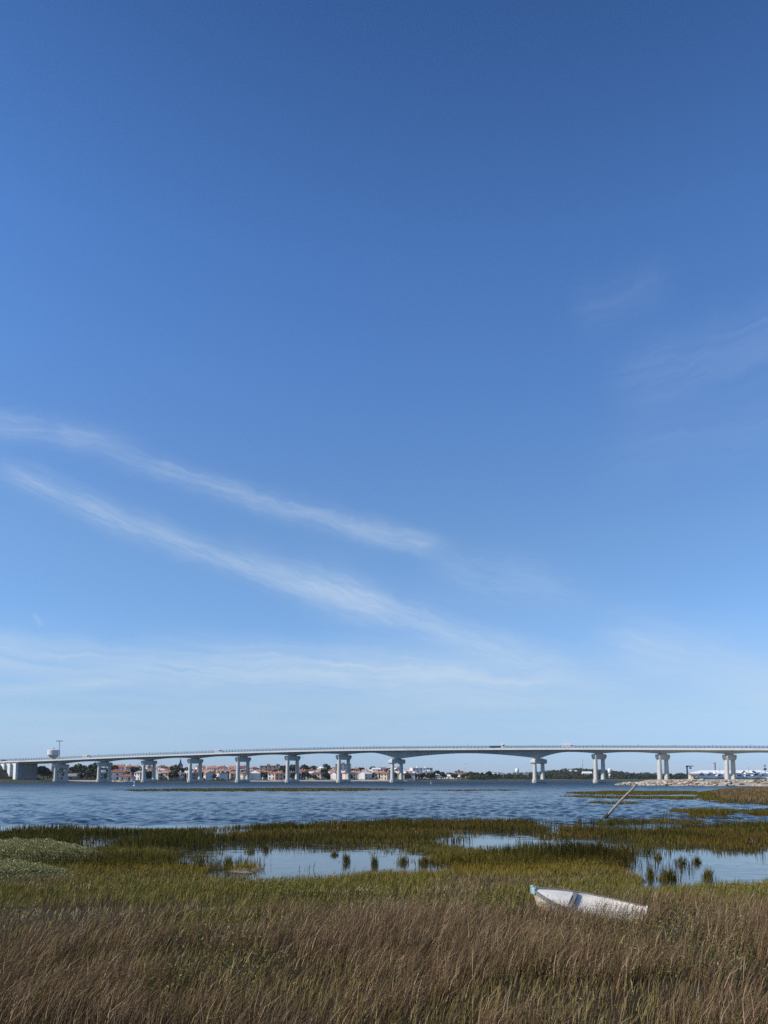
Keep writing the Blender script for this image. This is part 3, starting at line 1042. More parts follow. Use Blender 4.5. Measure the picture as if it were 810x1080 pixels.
# houses picked out by hand
for a in [(63, 45, 9, 8, 2, 'white_wall', 'grey_roof', 'flat', .35), (80, 60, 16, 10, 1, 'grey_wall', 'grey_roof', 'gable', .1), (73, 95, 12, 9, 2, 'pink_wall', 'orange_roof', 'hip', .3),
          (109, 55, 7, 7, 2, 'white_wall', 'white_roof', 'flat', .4), (124, 40, 20, 12, 2, 'white_wall', 'red_roof', 'hip', .3), (127, 85, 13, 9, 2, 'white_wall', 'orange_roof', 'gable', 1.3),
          (134, 18, 14, 9, 1, 'white_wall', 'red_roof', 'hip', .1), (156, 70, 10, 9, 2, 'white_wall', 'orange_roof', 'gable', 1.4), (165, 30, 7, 8, 2, 'white_wall', 'white_roof', 'gable', 1.35),
          (173, 90, 22, 11, 2, 'cream_wall', 'orange_roof', 'hip', .2), (190, 22, 7, 6, 2, 'white_wall', 'orange_roof', 'gable', 1.2), (197, 40, 16, 10, 2, 'white_wall', 'white_roof', 'flat', .1),
          (217, 62, 26, 12, 2, 'cream_wall', 'orange_roof', 'gable', -.4), (229, 48, 6, 9, 2, 'white_wall', 'orange_roof', 'gable', 1.5), (234, 40, 8, 8, 2, 'white_wall', 'grey_roof', 'gable', 1.3),
          (268, 85, 28, 13, 2, 'cream_wall', 'orange_roof', 'hip', .2), (266, 45, 20, 9, 1, 'white_wall', 'orange_roof', 'hip', .1), (283, 170, 16, 12, 4, 'pink_wall', 'orange_roof', 'flat', .3),
          (293, 180, 18, 12, 4, 'grey_wall', 'red_roof', 'flat', .2), (302, 50, 14, 9, 1, 'white_wall', 'grey_roof', 'gable', .2), (328, 45, 14, 9, 2, 'white_wall', 'white_roof', 'hip', .3),
          (336, 60, 12, 9, 1, 'white_wall', 'grey_roof', 'gable', -.2), (355, 50, 13, 9, 2, 'white_wall', 'orange_roof', 'gable', 1.2), (362, 150, 15, 11, 5, 'grey_wall', 'grey_roof', 'flat', .3),
          (376, 70, 18, 10, 2, 'white_wall', 'orange_roof', 'hip', .3), (385, 55, 14, 10, 2, 'white_wall', 'white_roof', 'gable', 1.2), (398, 60, 18, 10, 2, 'white_wall', 'orange_roof', 'hip', .2),
          (405, 52, 10, 9, 2, 'white_wall', 'white_roof', 'flat', .5), (412, 75, 12, 9, 2, 'cream_wall', 'orange_roof', 'gable', 1.3), (425, 60, 10, 12, 3, 'white_wall', 'white_roof', 'gable', 1.4),
          (436, 80, 14, 10, 2, 'white_wall', 'white_roof', 'hip', .3), (445, 120, 16, 12, 3, 'white_wall', 'white_roof', 'flat', .5), (452, 95, 16, 12, 3, 'white_wall', 'white_roof', 'flat', .4),
          (441, 130, 15, 12, 4, 'white_wall', 'white_roof', 'flat', .6), (449, 160, 14, 12, 4, 'grey_wall', 'white_roof', 'flat', .5), (430, 100, 11, 9, 2, 'white_wall', 'orange_roof', 'gable', 1.2),
          (459, 110, 14, 10, 1, 'white_wall', 'white_roof', 'gable', .9), (463, 80, 16, 10, 1, 'white_wall', 'grey_roof', 'gable', .3), (474, 90, 18, 10, 1, 'white_wall', 'white_roof', 'hip', .2),
          (484, 200, 17, 14, 3, 'pink_wall', 'red_roof', 'flat', .4), (489, 210, 12, 12, 2, 'pink_wall', 'red_roof', 'gable', .2), (482, 70, 12, 9, 1, 'white_wall', 'white_roof', 'gable', .4),
          (506, 300, 24, 12, 2, 'white_wall', 'white_roof', 'hip', .3), (514, 320, 22, 12, 2, 'cream_wall', 'white_roof', 'gable', .2), (522, 300, 18, 12, 2, 'white_wall', 'white_roof', 'gable', .5),
          (531, 310, 20, 12, 2, 'white_wall', 'grey_roof', 'hip', .2), (499, 310, 18, 12, 2, 'white_wall', 'orange_roof', 'hip', .2), (599, 800, 30, 16, 1, 'white_wall', 'white_roof', 'gable', .2),
          (619, 500, 26, 16, 2, 'white_wall', 'white_roof', 'gable', .5), (682, 700, 30, 14, 1, 'cream_wall', 'orange_roof', 'hip', .2), (606, 720, 30, 16, 1, 'white_wall', 'white_roof', 'hip', .1)]:
    occupied(a[0], a[1], a[2] * .75)
    add_house(*a)
# the rest of the town fills in row by row
for back in (28, 46, 66, 88, 112, 140, 170, 205, 245):
    px = 118 + random.uniform(0, 8)
    while px < 440:
        w = random.uniform(9, 18)
        wall = random.choices(['white_wall', 'cream_wall', 'pink_wall', 'grey_wall'], [6, 3, 2, 1.5])[0]
        roof = random.choices(['orange_roof', 'red_roof', 'grey_roof', 'white_roof'], [7, 4, 1, 1])[0]
        if px > 330 and random.random() < .3: roof = 'white_roof'
        kind = random.choices(['gable', 'hip', 'flat'], [5, 4, 1])[0]
        if (back > 60 or random.random() < .35) and not occupied(px, back, w * .6):
            add_house(px, back, w, random.uniform(8, 11), random.choice([1, 2, 2, 2] if back < 150 else [2, 2, 3]), wall, roof, kind, random.uniform(-1.2, .9))
        px += random.uniform(4.2, 11) * (1.2 if back > 100 else 1.0)

TREES = []


def add_tree(px, back, kind, sc, zoff=0):
    pp = at_range(px, 600)
    sr = float(shore_range(np.array([pp[0]]), np.array([pp[1]]))[0][0])
    p = at_range(px, sr + back)
    z = float(ground_z([p[0]], [p[1]])[0])
    t = tree(kind, p[0], p[1], max(z, .4) - .2, sc, random.uniform(0, 6.28))
    TREES.append((t, px, CDESC[kind]))


for a in [(46, 60, 1, 1.3), (50, 90, 0, 1.2), (69, 35, 2, .7), (76, 90, 1, 1.4), (84, 85, 1, 1.6), (88, 95, 0, 1.6), (92, 80, 3, 1.6), (97, 90, 1, 1.7), (101, 80, 3, 1.4), (104, 60, 2, 1.1), (116, 75, 1, 1.5),
          (119, 60, 0, 1.1), (86, 40, 5, .8), (94, 40, 2, .9), (100, 38, 5, .8), (112, 42, 2, .7), (142, 55, 1, 1.4), (147, 95, 3, 1.4), (149, 40, 0, 1.0), (161, 55, 0, .9), (179, 40, 2, .8), (183, 75, 1, 1.6),
          (187, 60, 0, 1.5), (192, 85, 3, 1.6), (196, 75, 1, 1.2), (200, 28, 0, .8), (204, 50, 5, 1.1), (213, 30, 2, .8), (221, 32, 1, .8), (226, 24, 2, .7), (240, 60, 0, 1.1), (246, 50, 1, 1.1),
          (253, 80, 3, 1.3), (276, 40, 2, .9), (281, 55, 0, 1.0), (288, 60, 1, 1.2), (296, 70, 2, 1.2), (301, 95, 3, 2.0), (306, 100, 1, 1.8), (299, 110, 0, 1.7), (311, 60, 0, 1.0), (318, 70, 3, 1.1),
          (323, 220, 1, 1.6), (330, 230, 0, 1.6), (337, 225, 3, 1.5), (344, 230, 1, 1.7), (349, 220, 0, 1.3), (340, 70, 1, 1.4), (342, 60, 0, 1.2), (368, 60, 2, 1.1), (371, 90, 1, 1.3), (381, 200, 3, 1.5),
          (391, 220, 1, 1.4), (394, 60, 0, 1.0), (400, 230, 0, 1.4), (407, 50, 1, 1.2), (402, 40, 2, .8), (416, 45, 2, .9), (409, 225, 3, 1.4), (421, 50, 0, .9), (431, 48, 1, .9), (438, 45, 5, .9), (446, 50, 2, .9),
          (457, 140, 3, 1.2), (456, 60, 0, .9), (468, 65, 1, 1.1), (479, 60, 3, 1.0), (463, 140, 1, 1.2), (488, 55, 5, 1.0), (495, 120, 1, 1.2), (502, 100, 3, 1.3), (509, 110, 0, 1.2), (515, 90, 1, 1.3), (496, 60, 2, .9)]:
    add_tree(*a)
for i in range(110):
    add_tree(random.uniform(122, 460), random.choice([24, 36, 56, 78, 100, 126, 156, 190, 225]), random.choice([0, 0, 1, 1, 2, 3, 5]), random.uniform(.5, 1.05))

# church spire
p = at_range(190, 800)
z = float(ground_z([p[0]], [p[1]])[0])
ch = empty('church_tower', (p[0], p[1], z), .3)
tag(ch, 'dark pointed church spire rising above the town roofs beside the fourth pier', 'church tower')
MB().box(-2.2, 2.2, -2.2, 2.2, -1, 9.5).build('tower', M['grey_wall'], ch)
MB().add([(-2.5, -2.5, 9.5), (2.5, -2.5, 9.5), (2.5, 2.5, 9.5), (-2.5, 2.5, 9.5), (-1.0, -1.0, 12.0), (1, -1, 12), (1, 1, 12), (-1, 1, 12), (0, 0, 17.0)],
         [(3, 2, 1, 0), (0, 1, 5, 4), (1, 2, 6, 5), (2, 3, 7, 6), (3, 0, 4, 7), (4, 5, 8), (5, 6, 8), (6, 7, 8), (7, 4, 8)]).build('spire', M['dark_steel'], ch)
MB().box(-.1, .1, -.1, .1, 16.8, 18.6).box(-.55, .55, -.1, .1, 17.6, 17.85).build('cross', M['dark_steel'], ch)

# water tower and floodlight mast at the left
p = at_range(55.6, 700)
z0 = float(ground_z([p[0]], [p[1]])[0])
wt = empty('water_tower', (p[0], p[1], z0))
tag(wt, 'pale concrete water tower with round bowl rising behind the left end of the bridge', 'water tower')
zt = 2.8 + (820.5 - 793.0) * 700 / 832 - z0
MB().lathe([(2.1, -1), (1.9, zt - 7.5), (1.95, zt - 6.5)], 18).build('shaft', M['white_wall'], wt, True)
MB().lathe([(1.96, zt - 6.9), (3.2, zt - 5.9), (4.6, zt - 4.5), (4.85, zt - 4.2), (4.85, zt - .45), (4.6, zt - .2), (.5, zt + .15)], 28).build('bowl', M['white_wall'], wt)
MB().lathe([(.5, zt + .2), (.5, zt + 1.5), (.1, zt + 1.7)], 10).build('vent', M['grey_wall'], wt)
p = at_range(61.5, 690)
z0 = float(ground_z([p[0]], [p[1]])[0])
fm = empty('floodlight_mast', (p[0], p[1], z0))
tag(fm, 'tall floodlight mast with a cross arm just right of the water tower', 'light mast')
zt = 2.8 + (820.5 - 784.5) * 690 / 832 - z0
MB().cyl((0, 0, -1), (0, 0, zt), .42, .24, 8).build('mast', M['steel'], fm)
MB().box(-2.6, 2.6, -.2, .2, zt, zt + .35).build('cross_arm', M['dark_steel'], fm)
for q in (-2.2, -.75, .75, 2.2): MB().box(q - .4, q + .4, -.55, -.2, zt - .35, zt + .5).build('floodlight', M['steel'], fm)

# distant tanks and mast on the right horizon
for (px, r, ytop, rad, lab) in ((545.5, 1500, 810.5, 3.4, 'small white mushroom water tower far off left of the right main pier'), (643.2, 1250, 810.8, 2.7, 'white cylindrical water tower far off right of the tenth pier')):
    p = at_range(px, r)
    z0 = float(ground_z([p[0]], [p[1]])[0])
    zt = 2.8 + (820.5 - ytop) * r / 832 - z0
    wt = empty('water_tower', (p[0], p[1], z0))
    tag(wt, lab, 'water tower')
    MB().lathe([(rad * .62, -1), (rad * .55, zt * .5)], 16).build('shaft', M['white_wall'], wt, True)
    MB().lathe([(rad * .6, zt * .46), (rad, zt * .62), (rad, zt * .95), (rad * .3, zt)], 20).build('tank', M['white_concrete'], wt, True)


def radio_mast(px, r, ytop, lab, band=True, w=.45):
    p = at_range(px, r)
    z0 = float(ground_z([p[0]], [p[1]])[0])
    zt = 2.8 + (820.5 - ytop) * r / 832 - z0
    t = empty('radio_mast', (p[0], p[1], z0))
    tag(t, lab, 'mast')
    n = 6
    for i in range(n):
        MB().cyl((0, 0, zt * i / n - (1 if i == 0 else 0)), (0, 0, zt * (i + 1) / n), w * (1 - .08 * i), w * (1 - .08 * (i + 1)), 6).build('mast_section', M['red_paint'] if band and i % 2 else M['steel'], t)
    return t


radio_mast(614.8, 1500, 801, 'thin banded radio mast far off between the ninth and tenth piers', True, .55)
radio_mast(748.2, 600, 803, 'thin grey mast left of the white hangar chimney', False, .1)
radio_mast(402, 900, 804, 'faint thin mast over the roofs left of the main span', False, .12)

# ------------------------------------------------------------------ far woods (one mass)
def wood(name, spans, label, seed, leaf, cols, n_leaf=46):
    r_ = np.random.default_rng(seed)
    V, C = [], []
    for (p0, p1, b0, b1, cnt, h0, h1) in spans:
        for i in range(cnt):
            px = r_.uniform(p0, p1)
            pp = at_range(px, 600)
            sr = float(shore_range(np.array([pp[0]]), np.array([pp[1]]))[0][0])
            p = at_range(px, sr + r_.uniform(b0, b1))
            z = max(float(ground_z([p[0]], [p[1]])[0]), .3)
            h = r_.uniform(h0, h1)
            rx = h * r_.uniform(.45, .8)
            d = r_.normal(size=(n_leaf, 3))
            d /= np.linalg.norm(d, axis=1)[:, None]
            P = d * (r_.uniform(.5, 1, n_leaf) ** .5)[:, None] * np.array([rx, rx, h * .52]) + np.array([p[0], p[1], z + h * .45])
            t1 = np.cross(d + r_.normal(size=(n_leaf, 3)) * .5, r_.normal(size=(n_leaf, 3)))
            t1 /= np.linalg.norm(t1, axis=1)[:, None]
            t2 = np.cross(d, t1)
            s = leaf * h / 6 * r_.uniform(.6, 1.3, n_leaf)[:, None]
            V.append(np.stack([P - t1 * s, P - t2 * s * .8, P + t1 * s, P + t2 * s * .8], 1).reshape(-1, 3))
            c = np.array(cols[r_.integers(0, len(cols))]) * r_.uniform(.8, 1.2)
            C.append(np.repeat((c * r_.uniform(.8, 1.2, n_leaf)[:, None]), 4, 0))
    V, C = np.vstack(V), np.vstack(C)
    o = link(name, np_mesh(name, V, [np.arange(len(V)).reshape(-1, 4)], C), M['leaf'])
    tag(o, label, 'woodland', kind='stuff')


wood('far_woodland', [(495, 720, 20, 120, 230, 3, 6), (500, 740, 130, 420, 260, 4, 8), (470, 760, 500, 1400, 300, 6, 11), (570, 650, 500, 1000, 150, 6, 10), (730, 1000, 100, 600, 90, 4, 8), (-60, 120, 110, 420, 150, 4, 8)],
     'dark low woodland along the far shore on the right', 3, .95, dark + [(.075, .065, .045), (.06, .07, .035)])
wood('shore_scrub', [(120, 250, 6, 22, 110, .8, 2.2), (250, 450, 34, 46, 70, .8, 1.8), (440, 660, 14, 40, 200, .8, 2.2), (60, 130, 34, 50, 60, 1, 2.2)],
     'low olive scrub along the waterline of the far town', 4, .8, olive + [(.1, .08, .05)], 26)

# ------------------------------------------------------------------ jetty boulders
def rock_mesh(seed):
    r_ = random.Random(seed)
    bm = bmesh.new()
    bmesh.ops.create_icosphere(bm, subdivisions=2, radius=1)
    pl = [(Vector((r_.gauss(0, 1), r_.gauss(0, 1), r_.gauss(0, 1))).normalized(), r_.uniform(.55, .85)) for _ in range(9)]
    for v in bm.verts:
        for n_, d_ in pl:
            q = v.co.dot(n_)
            if q > d_: v.co -= n_ * (q - d_)
        v.co.z *= .72
        v.co.x *= 1.15
    me = bpy.data.meshes.new('boulder')
    bm.to_mesh(me)
    bm.free()
    return me


RM = [rock_mesh(i) for i in range(6)]
for i, m_ in enumerate(RM): m_.materials.append(M['rock'] if i % 3 else M['rock_brown'])
r_ = random.Random(9)
nearline = [np.array(p) for p in JETTY[:5]]
seg = np.array([np.linalg.norm(nearline[i + 1] - nearline[i]) for i in range(4)])
nb = 0
for i in range(700):
    u = r_.uniform(0, 118)
    k_ = 0
    while u > seg[k_]:
        u -= seg[k_]
        k_ += 1
    p = nearline[k_] + (nearline[k_ + 1] - nearline[k_]) * (u / seg[k_])
    off = r_.uniform(-1.0, 13) 
    p = p + np.array([.12, 1.0]) * off
    px = px_of(*p)
    if px > 812 or px < 650 or (px > 735 and r_.random() < .55) or nb >= 290: continue
    z = float(ground_z([p[0]], [p[1]])[0])
    if z < -.5: continue
    sc = r_.uniform(.35, .85)
    o = link('boulder', RM[r_.randrange(6)])
    o.location = (p[0], p[1], max(z, -.2) + .25 * sc)
    o.scale = (sc * r_.uniform(.9, 1.5), sc, sc * r_.uniform(.7, 1.0))
    o.rotation_euler = (r_.uniform(-.4, .4), r_.uniform(-.4, .4), r_.uniform(0, 6.28))
    tag(o, 'pale angular boulder among the riprap of the rock jetty at right', 'boulder', 'boulders of the rock jetty')
    nb += 1

# ------------------------------------------------------------------ marina at the right
def gpos(px, r):
    p = at_range(px, r)
    return p, float(ground_z([p[0]], [p[1]])[0])


p, z = gpos(770, 540)
hg = empty('boat_hangar', (p[0], p[1], z), -.42)
tag(hg, 'long low white hangar with a white hipped roof behind the stored boats', 'hangar')
m_ = MB().box(-24, 24, -9, 9, -1, 3.6)
m_.build('wall', M['white_wall'], hg)
MB().add([(-24.6, -9.6, 3.603), (24.6, -9.6, 3.603), (24.6, 9.6, 3.603), (-24.6, 9.6, 3.603), (-17, 0, 5.6), (17, 0, 5.6)], [(3, 2, 1, 0), (0, 1, 5, 4), (1, 2, 5), (2, 3, 4, 5), (3, 0, 4)]).build('roof', M['white_roof'], hg)
for q in (-18, -10, -2, 6, 14): MB().box(q, q + 3.6, -9.06, -8.9, -.4, 3.0).build('door', M['grey_roof'], hg)
MB().lathe([(1.0, 2), (.9, 10.2), (1.05, 10.25), (1.05, 10.7)], 12, (-9, 4)).build('chimney', M['grey_wall'], hg, False)
p, z = gpos(736.5, 470)
sh = empty('quay_shed', (p[0], p[1], z), -.38)
tag(sh, 'cream quay shed with a flat brown roof left of the white hangar', 'shed')
MB().box(-3.9, 3.9, -3, 3, -.5, 2.3).build('wall', M['cream_wall'], sh)
MB().prism([(-3.6, 2.303), (3.6, 2.303), (3.6, 2.5), (0, 3.2), (-3.6, 2.5)], 'x', -4.6, 4.6).build('roof', mat('brown_roof', (.22, .19, .16), .8), sh)
for q in (-2.6, -.4, 1.8): MB().box(q, q + 1.1, -3.05, -2.95, .3, 1.7).build('window', M['window'], sh)
p, z = gpos(725.0, 440)
cr = empty('slewing_crane', (p[0], p[1], z), -.3)
tag(cr, 'dark blue column crane with a short jib on the rock jetty', 'crane')
zt = 2.8 + (820.5 - 808.8) * 440 / 832 - z
MB().cyl((0, 0, -.5), (0, 0, zt), .42, .38, 10).build('column', M['dark_steel'], cr)
MB().prism([(-.6, zt - .5), (3.2, zt - .15), (3.2, zt + .15), (-.6, zt + .25)], 'y', -.3, .3).build('jib', M['dark_steel'], cr)
MB().box(1.2, 2.1, -.4, .4, zt - 1.5, zt - .55).build('hoist', M['dark_steel'], cr)
for (px, r, kind, sc) in ((785, 500, 4, .62), (783.5, 505, 1, .62), (786.5, 505, 0, .6), (794, 510, 1, .7), (796, 512, 0, .6)):
    p, z = gpos(px, r)
    t = tree(kind, p[0], p[1], z - .2, sc, px)
    TREES.append((t, px, CDESC[kind]))


def make_motorboat():
    root = empty('motor_yacht')
    m_ = MB()
    st = [(-4, 1.25, .0, 1.0), (-2, 1.4, -.05, 1.0), (0, 1.4, -.05, 1.08), (2, 1.15, .05, 1.22), (3.4, .6, .3, 1.4), (4.3, .05, .85, 1.55)]
    vs, fs = [], []
    for x, b_, kz, sh_ in st: vs += [(x, -b_, sh_), (x, -b_ * .85, kz + .35), (x, 0, kz), (x, b_ * .85, kz + .35), (x, b_, sh_)]
    for i in range(5):
        for j in range(4): fs.append((i * 5 + j, i * 5 + j + 1, (i + 1) * 5 + j + 1, (i + 1) * 5 + j))
        fs.append((i * 5 + 4, i * 5, (i + 1) * 5, (i + 1) * 5 + 4))
    fs += [(0, 1, 2, 3, 4), (29, 28, 27, 26, 25)]
    m_.add(vs, fs).build('hull', M['boat_white'], root)
    MB().prism([(-1.8, 1.0), (2.0, 1.15), (1.2, 1.85), (.4, 2.5), (-1.7, 2.55)], 'y', -.95, .95).build('cabin', M['boat_white'], root)
    MB().prism([(1.0, 1.75), (.35, 2.35), (-1.3, 2.35), (-1.3, 1.75)], 'y', -.965, .965).build('window', M['window'], root)
    MB().prism([(-1.0, 2.552), (.2, 2.52), (-.1, 3.1), (-1.1, 3.1)], 'y', -.7, .7).build('flybridge', M['boat_white'], root)
    return root


proto = make_motorboat()
first = True


def put_boat(px, r, sc, rz, label, group, z=None, mast=0):
    global first
    o = proto if first else copy_tree(proto)
    first = False
    p, gz_ = gpos(px, r)
    o.location = (p[0], p[1], (max(gz_, 0) + .15) if z is None else z)
    o.scale = (sc, sc, sc)
    o.rotation_euler = (0, 0, rz)
    tag(o, label, 'boat', group)
    if mast: MB().cyl((0, 0, 1.2), (0, 0, mast), .1, .06, 6).build('mast', M['steel'], o)
    return o


put_boat(292, 690, 1.35, 3.0, 'white motor yacht moored off the beach left of the sixth pier', None, -.15)
put_boat(322, 700, 1.1, .3, 'white boat moored off the beach just right of the sixth pier', None, -.15)
words = ['cream shed', 'white hangar', 'eleventh pier', 'dark tree']
spots = [(741.5, 455, 1.0, .3), (746, 470, .8, 1.2), (750.5, 450, 1.0, -.4), (755, 475, 1.1, .2), (759.5, 455, .8, 2.9), (763.5, 480, 1.0, .3), (768, 465, .7, -.3), (773, 450, .9, 3.3), (777, 480, 1.2, .4),
         (781, 455, .9, .1), (786, 470, 1.0, 2.8), (790, 450, .85, .4), (794, 478, 1.2, .3), (798.5, 455, 1.0, 3.0), (803, 470, 1.1, .2), (807, 450, .9, -.3)]
ORD = ['first', 'second', 'third', 'fourth', 'fifth', 'sixth', 'seventh', 'eighth', 'ninth', 'tenth', 'eleventh', 'twelfth', 'thirteenth', 'fourteenth', 'fifteenth', 'sixteenth', 'seventeenth', 'eighteenth', 'nineteenth', 'twentieth',
       'twenty-first', 'twenty-second', 'twenty-third', 'twenty-fourth', 'twenty-fifth', 'twenty-sixth', 'twenty-seventh', 'twenty-eighth', 'twenty-ninth', 'thirtieth']
for i, (px, r, sc, rz) in enumerate(spots):
    put_boat(px, r, sc * 1.15, rz - .95, f"white boat stored ashore in front of the hangar, {ORD[i]} of sixteen from the left", 'boats stored ashore', None, 6.5 if i in (4, 11) else 0)
p, z = gpos(807.3, 480)
lm = empty('light_pole', (p[0], p[1], z))
tag(lm, 'dark pole with a basket top at the right edge behind the stored boats', 'pole')
MB().cyl((0, 0, -.5), (0, 0, 8.6), .16, .1, 8).build('pole', M['dark_steel'], lm)
MB().lathe([(.2, 5.0), (.8, 5.4), (.8, 6.0), (.2, 6.3)], 8).build('basket', M['dark_steel'], lm)
MB().box(-.7, .7, -.1, .1, 7.2, 7.6).build('lamp_head', M['dark_steel'], lm)

# buoys and kites
def buoy(px, py, sc, label):
    p = G(px, py)
    o = empty('marker_buoy', (p[0], p[1], -.1))
    o.scale = (sc, sc, sc)
    tag(o, label, 'buoy')
    MB().lathe([(.3, -.3), (.75, 0), (.8, .45), (.45, .8), (.2, .9)], 14).build('float', M['boat_white'], o, True)
    MB().cyl((0, 0, .8), (0, 0, 2.6), .1, .07, 6).build('post', M['boat_white'], o)
    MB().lathe([(.05, 2.3), (.42, 2.35), (.42, 2.9), (.1, 3.1)], 10).build('topmark', M['boat_white'], o)


buoy(141.6, 829.0, .55, 'white marker buoy with a post left of the third pier')
buoy(454.5, 827.0, .38, 'small white buoy floating right of the left main pier')


def kite(px, py, r, sc, roll, label):
    d = ray(px, py)
    d = d * (r / d[1])
    root = empty('surf_kite', (d[0], d[1], H + d[2]))
    root.rotation_euler = (.3, roll, .4)
    tag(root, label, 'kite')
    vs, fs = [], []
    n = 9
    for i in range(n):
        a = math.pi * (i / (n - 1) - .5) * .9
        c = .9 * math.cos(a * .95) + .25
        x, zz = 2.6 * math.sin(a), 1.5 * math.cos(a)
        for (dy, dz) in ((-c * .5, 0), (0, .22), (c * .5, .05), (0, .1)):
            vs.append((x * sc, dy * sc, (zz + dz) * sc))
    for i in range(n - 1):
        for j in range(4):
            q = (j + 1) % 4
            fs.append((i * 4 + j, i * 4 + q, (i + 1) * 4 + q, (i + 1) * 4 + j))
    fs += [(0, 1, 2, 3), tuple(range(4 * n - 1, 4 * n - 5, -1))]
    MB().add(vs, fs).build('canopy', M['kite'], root, True)
    for sg in (-1, 1): MB().cyl((sg * 2.4 * sc, 0, 0), (sg * .3 * sc, 0, -9 * sc), .015, .015, 4).build('line', M['dark_steel'], root)


kite(318.8, 799.6, 560, .55, .5, 'small dark kite in the air just right of the sixth pier cap')
kite(491.5, 806.3, 700, .5, .2, 'upper of two tiny dark kites under the main span')
kite(491.0, 810.8, 760, .38, -.3, 'lower of two tiny dark kites under the main span')

# ------------------------------------------------------------------ labels for town and trees
VP = [63.5, 109.5, 157, 205.5, 256.5, 308.5, 361.5, 418, 567.5, 632, 699.5, 770]
BAY = ['left of the first pier'] + [f"between piers {a} and {b_}" for a, b_ in zip(['one', 'two', 'three', 'four', 'five', 'six', 'seven', 'eight', 'nine', 'ten', 'eleven'], ['two', 'three', 'four', 'five', 'six', 'seven', 'eight', 'nine', 'ten', 'eleven', 'twelve'])] + ['right of pier twelve']


def rank(items, noun, group):
    bays = {}
    for it in items: bays.setdefault(int(np.searchsorted(VP, it[1])), []).append(it)
    for b_, lst in bays.items():
        byd = {}
        for it in sorted(lst, key=lambda q: q[1]): byd.setdefault(it[2], []).append(it)
        for dsc, l2 in byd.items():
            for i, it in enumerate(l2):
                where = f"seen {BAY[b_]}"
                tag(it[0], f"{dsc} {where}" + (f", {ORD[i]} from left" if len(l2) > 1 else ''), it[3] if len(it) > 3 else 'tree', group)


rank(TOWN, 'house', _G)
rank(TREES, 'tree', 'trees along the far shore')

# ------------------------------------------------------------------ grasses
def blades(name, P, h, w, lean_dir, lean, col, mt, tipcol=None, parent=None):
    """P (n,3) roots; each blade a bent tapering strip"""
    n = len(P)
    az_ = rng.uniform(0, 2 * math.pi, n)
    wd = np.stack([np.cos(az_), np.sin(az_), np.zeros(n)], 1) * (w * .5)[:, None]
    ld = np.stack([np.cos(lean_dir), np.sin(lean_dir), np.zeros(n)], 1)
    up = np.array([0, 0, 1.0])
    le = np.clip(lean, 0, .95)
    mid = P + ld * (h * le * .38)[:, None] + up * (h * .56)[:, None]
    tip = P + ld * (h * le)[:, None] + up * (h * np.sqrt(1 - le ** 2 * .8))[:, None]
    V = np.stack([P - wd, P + wd, mid + wd * .8, mid - wd * .8, tip], 1).reshape(-1, 3)
    i0 = np.arange(n) * 5
    q = np.stack([i0, i0 + 1, i0 + 2, i0 + 3], 1)
    t = np.stack([i0 + 3, i0 + 2, i0 + 4], 1)
    C = np.repeat(col, 5, 0).reshape(n, 5, 3)
    if tipcol is not None: C[:, 4] = tipcol
    return link(name, np_mesh(name, V, [q, t], C.reshape(-1, 3) * np.array([1.16, 1.10, .92])), mt, parent)


def scatter(n, r0, r1, pw, half=.60, pad=3.0):
    """points over the wedge of ground the picture covers and a bit beside it"""
    u = rng.uniform(0, 1, n)
    e = 2 - pw
    r = (r0 ** e + u * (r1 ** e - r0 ** e)) ** (1 / e)
    x = rng.uniform(-1, 1, n) * (half * r + pad)
    return x, r


BOAT = None


def pick(cols, n, k=None):
    c = np.array(cols)
    return c[rng.integers(0, len(c), n) if k is None else k]


# boat frame first, so that grass keeps out of it
bpt = G(618, 969, .25)
boat_loc = np.array([bpt[0], bpt[1]])
BH = R(180 - 21)                                  # heading (bow to the left, slightly away)
bhx, bhy = math.cos(BH), math.sin(BH)


def in_boat(x, y):
    dx, dy = x - boat_loc[0], y - boat_loc[1]
    u, v = dx * bhx + dy * bhy, -dx * bhy + dy * bhx
    return (((u / 1.12) ** 2 + (v / .46) ** 2) < 1) & ((u > -.15) | (rng.uniform(0, 1, len(u)) < .5))


HUM = np.array([[h_[0], h_[1], h_[2]] for h_ in HUMMOCKS])


def hum_mask(x, y):
    m_ = np.zeros(len(x), bool)
    for hx, hy, hr in HUM: m_ |= ((x - hx) ** 2 + (y - hy) ** 2) < (hr * .62) ** 2
    return m_


def clear_view(x, y):
    return np.hypot(x, y) > 2.5


# 1 near dry rush: long brown stems bent by the wind
x, y = scatter(360000, 7.0, 23.0, .55)
md = marsh_d(np.stack([x, y], 1))
patch = fbm(x * .35, y * .35, 51, 3)
patch2 = fbm(x * .9, y * .7, 57, 3)
dens = sst(16.2, 10.2, y + 10 * (patch - .5) - 0.17 * np.maximum(x, -2)) * (.08 + .92 * sst(.34, .54, patch2))
keep = (rng.uniform(0, 1, len(x)) < dens) & (md > .4) & ~in_boat(x, y)
x, y, patch, patch2 = x[keep], y[keep], patch[keep], patch2[keep]
n = len(x)
z = ground_z(x, y)
hh = rng.uniform(.18, .46, n) * (.7 + .6 * patch2) * (1 - .25 * sst(13, 22, y))
kk = rng.uniform(0, 1, n)
c = np.where((kk < .42)[:, None], [.095, .058, .038], np.where((kk < .76)[:, None], [.175, .118, .082], np.where((kk < .87)[:, None], [.42, .325, .235], [.125, .12, .04])))
c = c * rng.uniform(.75, 1.25, n)[:, None]
tip = c * 1.25
blades('dry_marsh_rush', np.stack([x, y, z], 1), hh, rng.uniform(.0035, .0075, n), rng.normal(.12, .75, n) + 1.4 * (patch2 - .5), np.clip(rng.normal(.52, .2, n) + .5 * (patch - .5), .05, .9), c, M['blade'], tip)
